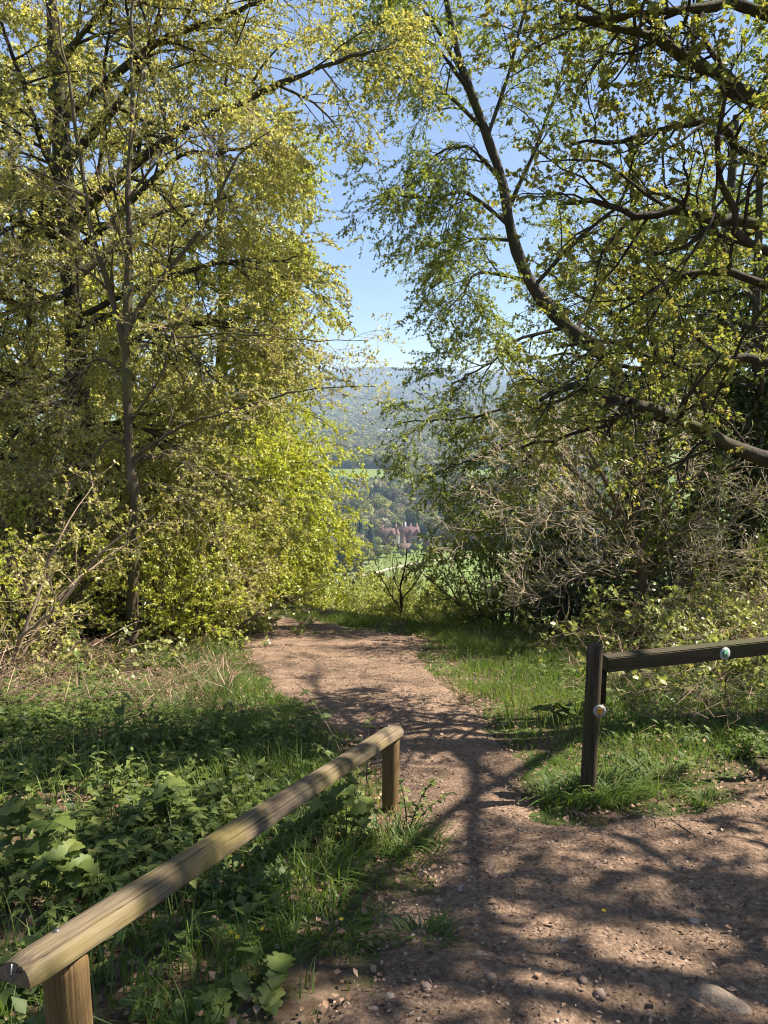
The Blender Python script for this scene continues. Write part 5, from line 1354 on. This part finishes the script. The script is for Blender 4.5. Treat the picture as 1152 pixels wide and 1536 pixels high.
p = gp(1080, 1512); o = obj('rock', mesh_np('rock', v * V(0.105, 0.085, 0.10), [f], smooth=True), M['rock'], label='pale half-buried rock in the trodden earth', cat='rock')
o.location = Vector(p + V(0, 0, -0.008)); o.rotation_euler = (0, 0, -0.5)
for (a, b, c, d) in [(965, 1225, 985, 1245), (1005, 1235, 1045, 1265), (830, 1440, 880, 1455), (870, 1340, 900, 1350), (720, 1500, 640, 1525)]:
    p0 = gp(a, b); p1 = gp(c, d)
    o = stick('twig', 'short brown twig dropped on the trodden path', p0 + V(0, 0, .03), p1 + V(0, 0, .03), 0.004, 'twigs dropped on the path', M['twig_brown'], 0.004); o.location = Vector(p0 + V(0, 0, .03))

# ------------------------------------------------------------------ wooden barriers
def woodmat(name, dark, mid, pale, algae, alg=0.5, grain=26.0, stain=0.0):
    """grain runs along the object's X axis"""
    m, n, l, out = newmat(name)
    tc = n.new('ShaderNodeTexCoord'); mp = n.new('ShaderNodeMapping'); mp.inputs['Scale'].default_value = (0.07, 1, 1)
    l.new(tc.outputs['Object'], mp.inputs['Vector'])
    a = n.new('ShaderNodeTexNoise'); a.inputs['Scale'].default_value = grain; a.inputs['Detail'].default_value = 9; a.inputs['Roughness'].default_value = 0.7
    l.new(mp.outputs['Vector'], a.inputs['Vector'])
    fi = n.new('ShaderNodeTexNoise'); fi.inputs['Scale'].default_value = grain * 6; fi.inputs['Detail'].default_value = 4
    mp2 = n.new('ShaderNodeMapping'); mp2.inputs['Scale'].default_value = (0.03, 1, 1); l.new(tc.outputs['Object'], mp2.inputs['Vector']); l.new(mp2.outputs['Vector'], fi.inputs['Vector'])
    ad = n.new('ShaderNodeMath'); ad.operation = 'MULTIPLY_ADD'; ad.inputs[1].default_value = 0.45; l.new(fi.outputs['Fac'], ad.inputs[0]); 
    sc = n.new('ShaderNodeMath'); sc.operation = 'MULTIPLY'; sc.inputs[1].default_value = 0.6; l.new(a.outputs['Fac'], sc.inputs[0]); l.new(sc.outputs[0], ad.inputs[2])
    rp = ramp(n, [(0.36, dark), (0.50, mid), (0.66, pale)]); l.new(ad.outputs[0], rp.inputs['Fac'])
    b = n.new('ShaderNodeTexNoise'); b.inputs['Scale'].default_value = 3.5; b.inputs['Detail'].default_value = 7; b.inputs['Roughness'].default_value = 0.7
    mp3 = n.new('ShaderNodeMapping'); mp3.inputs['Scale'].default_value = (0.5, 1.5, 1.5); l.new(tc.outputs['Object'], mp3.inputs['Vector']); l.new(mp3.outputs['Vector'], b.inputs['Vector'])
    mr = n.new('ShaderNodeMapRange'); mr.inputs['From Min'].default_value = alg; mr.inputs['From Max'].default_value = alg + 0.15; mr.inputs['To Max'].default_value = 0.75; l.new(b.outputs['Fac'], mr.inputs['Value'])
    mx = n.new('ShaderNodeMix'); mx.data_type = 'RGBA'; mx.inputs['B'].default_value = (*algae, 1)
    l.new(mr.outputs['Result'], mx.inputs['Factor']); l.new(rp.outputs['Color'], mx.inputs['A'])
    p = n.new('ShaderNodeBsdfPrincipled'); p.inputs['Roughness'].default_value = 0.8; p.inputs['Specular IOR Level'].default_value = 0.25
    at_ = n.new('ShaderNodeAttribute'); at_.attribute_name = 'rnd'
    cr_ = n.new('ShaderNodeMapRange'); cr_.inputs['From Min'].default_value = 0.15; cr_.inputs['From Max'].default_value = 0.7; l.new(at_.outputs['Fac'], cr_.inputs['Value'])
    mk = n.new('ShaderNodeMix'); mk.data_type = 'RGBA'; mk.inputs['B'].default_value = (dark[0] * 0.25, dark[1] * 0.25, dark[2] * 0.25, 1)
    l.new(cr_.outputs['Result'], mk.inputs['Factor']); l.new(mx.outputs['Result'], mk.inputs['A'])
    # knots
    vk = n.new('ShaderNodeTexVoronoi'); vk.inputs['Scale'].default_value = 3.2
    mpk = n.new('ShaderNodeMapping'); mpk.inputs['Scale'].default_value = (0.9, 1.6, 1.6); l.new(tc.outputs['Object'], mpk.inputs['Vector']); l.new(mpk.outputs['Vector'], vk.inputs['Vector'])
    kr = n.new('ShaderNodeMapRange'); kr.inputs['From Min'].default_value = 0.05; kr.inputs['From Max'].default_value = 0.12; kr.inputs['To Min'].default_value = 0.7; kr.inputs['To Max'].default_value = 0.0; l.new(vk.outputs['Distance'], kr.inputs['Value'])
    mk2 = n.new('ShaderNodeMix'); mk2.data_type = 'RGBA'; mk2.inputs['B'].default_value = (dark[0] * 0.5, dark[1] * 0.45, dark[2] * 0.4, 1)
    l.new(kr.outputs['Result'], mk2.inputs['Factor']); l.new(mk.outputs['Result'], mk2.inputs['A'])
    l.new(mk2.outputs['Result'], p.inputs['Base Color'])
    bp = n.new('ShaderNodeBump'); bp.inputs['Strength'].default_value = 0.8; bp.inputs['Distance'].default_value = 0.006
    l.new(ad.outputs[0], bp.inputs['Height']); l.new(bp.outputs['Normal'], p.inputs['Normal'])
    l.new(p.outputs[0], out.inputs['Surface'])
    return m
M['rail_wood'] = woodmat('weathered_rail_wood', (0.035, 0.025, 0.017), (0.115, 0.085, 0.053), (0.185, 0.14, 0.092), (0.125, 0.097, 0.026), 0.49)
M['post_wood'] = woodmat('treated_post_wood', (0.055, 0.033, 0.014), (0.13, 0.08, 0.033), (0.185, 0.12, 0.053), (0.105, 0.085, 0.018), 0.48)
M['dark_wood'] = woodmat('dark_damp_wood', (0.012, 0.008, 0.005), (0.04, 0.029, 0.016), (0.08, 0.06, 0.036), (0.04, 0.042, 0.012), 0.48)  # very dark brown timber with olive patches, for the right-hand barrier
M['bolt'] = plainmat('dull_steel_bolt', (0.18, 0.17, 0.16), 0.45, 0.2, 30, metal=0.9)
M['lime'] = plainmat('white_streak', (0.65, 0.63, 0.58), 0.8, 0.1, 30)

def frame_matrix(p0, p1, upv=(0, 0, 1)):
    X = nrm(np.asarray(p1) - p0); Z = nrm(np.asarray(upv, float) - np.dot(upv, X) * X); Yv = np.cross(Z, X)
    return Matrix(((X[0], Yv[0], Z[0], p0[0]), (X[1], Yv[1], Z[1], p0[1]), (X[2], Yv[2], Z[2], p0[2]), (0, 0, 0, 1)))

def half_round(L, w, h, n=60):
    """rail along X, flat underneath, with long drying cracks"""
    rng = np.random.default_rng(8)
    th = np.linspace(0, math.pi, 101); sec = np.stack([-np.cos(th) * w, np.sin(th) * h], -1)
    bot = np.stack([np.linspace(w, -w, 8)[1:-1], np.zeros(6)], -1); bot[:, 1] = -0.003
    sec = np.vstack([sec, bot]); S = len(sec)
    xs = np.linspace(0, L, n); v = np.zeros((n, S, 3)); crk = np.zeros((n, S))
    for i, xx in enumerate(xs):
        f = 1 + 0.025 * math.sin(xx * 2.1) + 0.02 * math.sin(xx * 5.3 + 1) + 0.006 * rng.normal()
        e = min(xx, L - xx); ch = 1 - 0.10 * max(0, 1 - e / 0.012)
        v[i, :, 0] = xx; v[i, :, 1] = sec[:, 0] * f * ch; v[i, :, 2] = sec[:, 1] * f * ch
        for ang, x0, x1, dep in ((0.42, -0.1, 1.5, .016), (0.36, 1.3, 2.3, .012), (0.60, 0.5, 2.6, .010), (0.27, 0.9, 2.7, .012), (0.5, 1.9, L + .1, .014), (0.72, 0.2, 1.1, .006), (0.31, -0.1, 0.6, .010)):
            if x0 < xx < x1:
                c = int(round((ang + 0.02 * math.sin(xx * 1.7 + ang * 9)) * 100))
                v[i, c, 1] *= 1 - dep / w; v[i, c, 2] -= dep; crk[i, c] = 1.0 if dep > .009 else 0.6
    idx = np.arange(n * S).reshape(n, S); a = idx[:-1]; b = idx[1:]
    q = np.stack([a, np.roll(a, -1, 1), np.roll(b, -1, 1), b], -1).reshape(-1, 4)
    vv = np.vstack([v.reshape(-1, 3), [[0, 0, h * 0.45], [L, 0, h * 0.45]]]); j = np.arange(S)
    t = np.concatenate([np.stack([idx[0], 0 * j + n * S, np.roll(idx[0], -1)], -1), np.stack([idx[-1], np.roll(idx[-1], -1), 0 * j + n * S + 1], -1)])
    me = mesh_np('rail', vv, [q, t], np.concatenate([crk.ravel(), [0, 0]]))
    sm = np.zeros(len(me.polygons), bool); sm[:len(q)] = True; me.polygons.foreach_set('use_smooth', sm)
    return me

def round_post(name, L, r, bev=0.006, n=22, seed=1):
    """round post along +X (so that the grain runs along X), chamfered top"""
    rng = np.random.default_rng(seed); S = 26; a = np.arange(S) * 2 * math.pi / S
    xs = np.concatenate([np.linspace(0, L - bev, n), [L]]); v = []
    wob = 1 + 0.015 * np.sin(a * 3 + rng.random() * 6)
    for k, xx in enumerate(xs):
        rr = r * wob * (1 + 0.008 * rng.normal()) * (1 if k < n else 1 - bev / r)
        v.append(np.stack([np.full(S, xx), np.cos(a) * rr, np.sin(a) * rr], -1))
    v = np.concatenate(v); m = len(xs); idx = np.arange(m * S).reshape(m, S); A = idx[:-1]; B = idx[1:]
    q = np.stack([A, np.roll(A, -1, 1), np.roll(B, -1, 1), B], -1).reshape(-1, 4)
    v = np.vstack([v, [[L, 0, 0]]]); t = np.stack([idx[-1], np.roll(idx[-1], -1), np.full(S, m * S)], -1)
    me = mesh_np(name, v, [q, t]); sm = np.zeros(len(me.polygons), bool); sm[:len(q)] = True; me.polygons.foreach_set('use_smooth', sm)
    return me

# rounded rail at the left
N0 = pt(20, 1475, 1.70); F0 = pt(593, 1099, 4.20)
fence = thing('rail_barrier', 'rounded weathered wooden rail on two short posts beside the path', 'barrier', onground(*w2(N0)))
inv_f = Matrix.Translation(-fence.location)
RL = float(np.linalg.norm(F0 - N0))
ro = obj('rail', half_round(RL, 0.060, 0.056), M['rail_wood'], fence); MR = frame_matrix(N0, F0); ro.matrix_local = inv_f @ MR
def on_rail(s, z=0.0): return np.array((MR @ Vector((s, 0, z)))[:])
for s, r, sd_ in ((0.17, 0.059, 2), (RL - 0.075, 0.050, 3)):
    top = on_rail(s, -0.004); gz = float(H(top[0], top[1])); b = V(top[0], top[1], gz - 0.25)
    po = obj('post', round_post('post', top[2] - b[2], r, seed=sd_), M['post_wood'], fence); po.matrix_local = inv_f @ frame_matrix(b, top, (0, 1, 0))
    a6 = np.arange(6) * math.pi / 3; hx6 = np.stack([np.cos(a6), np.sin(a6), 0 * a6], -1)
    g = Geo(); i = np.arange(6); g.add(np.vstack([hx6 * .0085, hx6 * .0085 + V(0, 0, .007), V(0, 0, .0075)[None]]), np.stack([i, (i + 1) % 6, (i + 1) % 6 + 6, i + 6], -1), np.stack([i + 6, (i + 1) % 6 + 6, 0 * i + 12], -1))
    a12 = np.arange(14) * math.pi / 7; w12 = np.stack([np.cos(a12), np.sin(a12), 0 * a12], -1)
    bo = obj('bolt', g.mesh('bolt'), M['bolt'], ro); bo.matrix_local = Matrix.Translation((s - 0.02, 0.012, 0.0542))
g = Geo(); g.box((0, 0, 0), (0.002, 0.004, 0.026)); so = obj('white_streak', g.mesh('white_streak'), M['lime'], ro); so.matrix_local = Matrix.Translation((-0.001, 0.008, 0.033))

# dark post and square rail at the right
PT_ = pt(893, 966, 4.3)
gate = thing('post_barrier', 'dark round waymark post with a square rail running off to the right', 'barrier', onground(PT_[0], PT_[1]))
inv_g = Matrix.Translation(-gate.location)
pb = V(PT_[0] - 0.004, PT_[1], float(H(PT_[0], PT_[1])) - 0.3)
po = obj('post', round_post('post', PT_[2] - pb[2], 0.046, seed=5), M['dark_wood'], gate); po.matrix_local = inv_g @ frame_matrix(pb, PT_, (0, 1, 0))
B0 = pt(906, 995, 4.44); B1 = pt(1300, 952, 4.85); BL = float(np.linalg.norm(B1 - B0))
bm = bmesh.new(); bmesh.ops.create_cube(bm, size=1.0); bmesh.ops.scale(bm, vec=(BL, 0.085, 0.092), verts=bm.verts); bmesh.ops.translate(bm, vec=(BL / 2, 0, 0), verts=bm.verts)
bmesh.ops.bevel(bm, geom=list(bm.edges), offset=0.006, segments=2, affect='EDGES')
me = bpy.data.meshes.new('rail'); bm.to_mesh(me); bm.free()
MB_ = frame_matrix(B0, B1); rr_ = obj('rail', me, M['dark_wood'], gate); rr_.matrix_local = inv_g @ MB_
bk = on = np.array((MB_ @ Vector((0.012, 0.05, -0.10)))[:])
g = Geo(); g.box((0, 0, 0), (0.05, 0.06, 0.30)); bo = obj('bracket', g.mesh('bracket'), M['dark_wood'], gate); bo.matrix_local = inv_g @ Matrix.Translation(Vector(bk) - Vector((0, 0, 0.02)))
e1 = on_e = np.array((MB_ @ Vector((BL - 0.1, 0, 0)))[:]); b = V(e1[0], e1[1], float(H(e1[0], e1[1])) - 0.3)
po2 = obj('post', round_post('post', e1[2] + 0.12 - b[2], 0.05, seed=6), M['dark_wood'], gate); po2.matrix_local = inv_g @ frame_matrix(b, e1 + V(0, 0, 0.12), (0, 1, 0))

# waymark discs
M['disc_white'] = plainmat('waymark_white', (0.33, 0.33, 0.31), 0.6, 0.08, 40)
M['arrow_yellow'] = plainmat('waymark_yellow', (0.62, 0.30, 0.012), 0.5, 0.08, 40)
M['ink'] = plainmat('waymark_ink', (0.03, 0.03, 0.03), 0.5, 0.1, 40)
M['leaf_green'] = plainmat('waymark_green', (0.02, 0.22, 0.09), 0.45, 0.1, 40)
def disc(parent, invm, c, facing, r, name='waymark_disc', sx=1.0):
    S = 32; a = np.arange(S) * 2 * math.pi / S; rg_ = np.stack([np.cos(a) * r * sx, np.sin(a) * r, 0 * a], -1)
    g = Geo(); i = np.arange(S); g.add(np.vstack([rg_, rg_ + V(0, 0, .003), V(0, 0, .003)[None]]), np.stack([i, (i + 1) % S, (i + 1) % S + S, i + S], -1), np.stack([i + S, (i + 1) % S + S, 0 * i + 2 * S], -1))
    o = obj(name, g.mesh(name), M['disc_white'], parent)
    Z = nrm(np.asarray(facing, float)); Yv = nrm(V(0, 0, 1) - Z[2] * Z); X = np.cross(Yv, Z)
    o.matrix_local = invm @ Matrix(((X[0], Yv[0], Z[0], c[0]), (X[1], Yv[1], Z[1], c[1]), (X[2], Yv[2], Z[2], c[2]), (0, 0, 0, 1)))
    return o
def flat(name, pts, z, mat, parent, th=0.0008):
    p = np.array(pts, float); n = len(p); lo = np.column_stack([p, np.full(n, z)]); hi = lo + V(0, 0, th)
    c = np.array([[*p.mean(0), z + th]]); i = np.arange(n); g = Geo()
    g.add(np.vstack([lo, hi, c]), np.stack([i, (i + 1) % n, (i + 1) % n + n, i + n], -1), np.stack([i + n, (i + 1) % n + n, 0 * i + 2 * n], -1))
    return obj(name, g.mesh(name), mat, parent)
dc = pt(896, 1061, 4.3); fx = nrm(V(-0.05, -1, 0.0)); dc = V(dc[0], pb[1] - 0.0495, dc[2])
d1 = disc(gate, inv_g, dc, fx, 0.037); d1['label'] = 'white waymark disc with a yellow arrow'
s_ = 0.037
flat('arrow', [(-.42 * s_, -.42 * s_), (.42 * s_, -.42 * s_), (.42 * s_, .10 * s_), (.56 * s_, .10 * s_), (.40 * s_, .50 * s_), (0, .62 * s_), (-.40 * s_, .50 * s_), (-.56 * s_, .10 * s_), (-.42 * s_, .10 * s_)], .003, M['arrow_yellow'], d1)
flat('bar', [(-.60 * s_, .06 * s_), (.60 * s_, .06 * s_), (.60 * s_, .12 * s_), (-.60 * s_, .12 * s_)], .0042, M['ink'], d1)
for k, (a, b) in enumerate(((-.64, .42), (.62, .42), (0, -.70))):
    flat('mark', [((a - .11) * s_, (b - .10) * s_), ((a + .11) * s_, (b - .10) * s_), ((a + .03) * s_, (b + .16) * s_), ((a - .03) * s_, (b + .16) * s_)], .0031, M['ink'], d1)
tt = (pt(1091, 973, 4.55) - B0) @ nrm(B1 - B0)
cc = np.array((MB_ @ Vector((tt, -0.0435, -0.004)))[:]); fz = np.array((MB_.to_3x3() @ Vector((0, -1, 0)))[:])
d2 = disc(gate, inv_g, cc, fz, 0.041, sx=0.88); d2['label'] = 'pale disc with a green leafy badge'
s_ = 0.041; ang = np.linspace(0, 2 * math.pi, 15)[:-1]
st_ = [((0.68 if k % 2 == 0 else 0.46) * s_ * math.cos(t + .2) * .88, (0.68 if k % 2 == 0 else 0.46) * s_ * math.sin(t + .2)) for k, t in enumerate(ang)]
flat('badge', st_, .003, M['leaf_green'], d2)
flat('acorn', [(0.17 * s_ * math.cos(t), .24 * s_ * math.sin(t)) for t in np.linspace(0, 6.28, 11)[:-1]], .004, M['disc_white'], d2)
for (a, b) in ((.30, .62), (.34, -.62)):
    flat('mark', [((a + .10 * math.cos(t)) * s_, (b + .10 * math.sin(t)) * s_) for t in np.linspace(0, 6.28, 8)[:-1]], .0031, M['leaf_green'], d2)

# ------------------------------------------------------------------ single plants by the rail
def leaf_mesh(kind, name):
    v, t = LEAFV[kind]; return mesh_np(name, v, [t], np.full(len(v), 0.55))
LM = {}
for kind in LEAFV:
    for j, val in enumerate((0.25, 0.55, 0.85)):
        v, t = LEAFV[kind]; me = mesh_np('leaf', v, [t], np.full(len(v), val)); me.materials.append(M['herb']); LM[kind, j] = me
def plant(seed, name, label, cat, p, stems, kind, lsize, nl, smat, group=None, spread=0.7, tip_big=False):
    """stems: list of end points relative to p; leaves are single parts"""
    rng = np.random.default_rng(seed); t = thing(name, label, cat, p, group)
    for e in stems:
        e = np.asarray(e, float); P = spline([(0, 0, -.03), e * V(.35, .35, .55), e * V(.75, .75, .88), e], 8)
        v, q = tubes(P[None], np.linspace(.0045, .0016, 8)[None], 5); obj('stem', mesh_np('stem', v, [q], smooth=True), smat, t)
        for k in range(nl):
            f = 0.25 + 0.75 * (k + 0.6 * rng.random()) / nl; f = min(f, 1); c = P[min(7, int(round(f * 7)))]
            a = k * 2.4 + rng.random() * 0.8; el = rng.normal() * 0.25 + 0.1; s = lsize * (0.7 + 0.6 * rng.random()) * ((0.6 + 0.6 * f) if tip_big else (1.1 - 0.5 * f))
            o = obj('leaf', LM[kind, int(rng.integers(3))], None, t); o.location = Vector(c); o.rotation_euler = (rng.normal() * 0.25, -el, a); o.scale = (s, s, s)
    return t
rp_ = np.random.default_rng(90)
def ends(n, h, w):
    return [(rp_.normal() * w, rp_.normal() * w, h * (0.7 + 0.5 * rp_.random())) for _ in range(n)]
plant(601, 'bramble_plant', 'tall arching bramble stems rising behind the far end of the rounded rail', 'bramble', gp(548, 1235), [(-.40, .45, .62), (-.28, .1, .42), (.02, .3, .50), (-.12, -.05, .33)], 'nettle', .06, 15, M['stem_red'])
plant(602, 'bramble_plant', 'leafy bramble curling round the far rail post', 'bramble', gp(612, 1250), [(.16, .05, .30), (.08, -.08, .22), (-.05, -.06, .34), (.24, .1, .18)], 'nettle', .055, 11, M['stem_red'])
plant(603, 'sycamore_seedling', 'broad dark lobed leaves under the rail beside the far post', 'seedling', gp(520, 1265), [(.0, .0, .30), (.1, -.04, .22), (-.12, .0, .24)], 'palm', .095, 5, M['stem_green'], tip_big=True)
plant(604, 'hogweed_plant', 'big pale lobed leaves on thick stalks in the left undergrowth', 'hogweed', gp(35, 1345), [(.02, .04, .42), (-.10, .05, .36), (.14, .02, .34), (.06, -.06, .28), (-.02, .1, .46)], 'palm', .085, 6, M['stem_green'], tip_big=True)
plant(605, 'hogweed_plant', 'low lobed hogweed leaves beside the leaf litter left of the rail', 'hogweed', gp(95, 1365), [(.08, .02, .20), (-.05, .0, .22), (.02, .06, .24)], 'palm', .07, 6, M['stem_green'], tip_big=True)
plant(606, 'hogweed_plant', 'spreading lobed leaves behind the middle of the rail', 'hogweed', gp(250, 1255), [(.05, .0, .22), (-.08, .03, .2), (.0, .08, .26)], 'palm', .07, 6, M['stem_green'], tip_big=True)
plant(607, 'tall_dock', 'single tall pale stalk with a few upright leaves in the left herbs', 'dock', gp(189, 1150), [(0, 0, .55)], 'dock', .12, 6, M['stem_green'])
plant(608, 'dock_plant', 'broad upright dock leaves in the grass behind the waymark post', 'dock', gp(830, 1085), ends(6, .16, .05), 'dock', .16, 3, M['stem_green'], tip_big=True)
plant(609, 'young_sapling', 'dark-leaved young sapling among the left brambles', 'sapling', gp(118, 1030), [(0, 0, .6), (.08, .02, .4)], 'dock', .12, 7, M['stem_red'])
plant(610, 'dock_plant', 'broad shaded leaves at the bottom edge below the rail', 'dock', gp(400, 1480), ends(6, .08, .07), 'palm', .075, 4, M['stem_green'], tip_big=True)
plant(611, 'dock_plant', 'dark ivy-like leaves on the ground between the rail and path', 'ivy plant', gp(300, 1500), ends(6, .06, .09), 'palm', .07, 4, M['stem_green'], tip_big=True)
gs = 'nettles along the left verge'
for j in range(26):
    a, b = rp_.uniform(-10, 380), rp_.uniform(1085, 1330)
    if b > 1480 - 0.66 * a - 30: b = 1330 - 0.6 * max(a, 0)
    plant(620 + j, 'nettle_plant', 'upright nettle with paired leaves in the left undergrowth', 'nettle', gp(a, b), ends(2, .30, .06), 'nettle', .062, 11, M['stem_green'], gs)
# small yellow flowers
M['petal'] = plainmat('yellow_petal', (0.80, 0.55, 0.02), 0.6, 0.1, 40)
pv_, ptx = LEAFV['dock']; pm = mesh_np('petal', pv_, [ptx]); pm.materials.append(M['petal'])
for (a, b) in [(348, 1425), (395, 1420), (512, 1404), (357, 1432), (700, 1005), (362, 1036), (905, 1390)]:
    p = gp(a, b); t = thing('dandelion', 'tiny yellow flower in the shaded grass beside the path', 'flower', p, 'small yellow flowers')
    hgt = 0.07; v, q = tubes(np.array([[(0, 0, -.01), (.002, 0, hgt / 2), (0, 0.003, hgt)]]), np.array([[.0015, .0013, .0012]]), 4); obj('stem', mesh_np('stem', v, [q]), M['stem_green'], t)
    for k in range(9):
        o = obj('petal', pm, None, t); o.location = (0, 0.003, hgt); o.rotation_euler = (0, -0.35, k * 0.698); o.scale = (.011, .011, .011)

# ------------------------------------------------------------------ haze
M['haze'], hn, hl, ho = newmat('valley_haze')
pvn = hn.new('ShaderNodeVolumePrincipled'); pvn.inputs['Color'].default_value = (0.56, 0.74, 1.0, 1); pvn.inputs['Density'].default_value = 0.0001; pvn.inputs['Anisotropy'].default_value = 0.0
hl.new(pvn.outputs[0], ho.inputs['Volume'])
g = Geo(); g.box((0, 4350, -26), (16000, 9500, 264)); hz_ = obj('haze', g.mesh('haze'), M['haze'], kind='stuff', label='pale blue haze lying over the valley', cat='haze')
print('TRIS', sum(sum(len(p.vertices) - 2 for p in m.polygons) if len(m.polygons) < 2000 else len(m.loops) - 2 * len(m.polygons) for m in bpy.data.meshes))
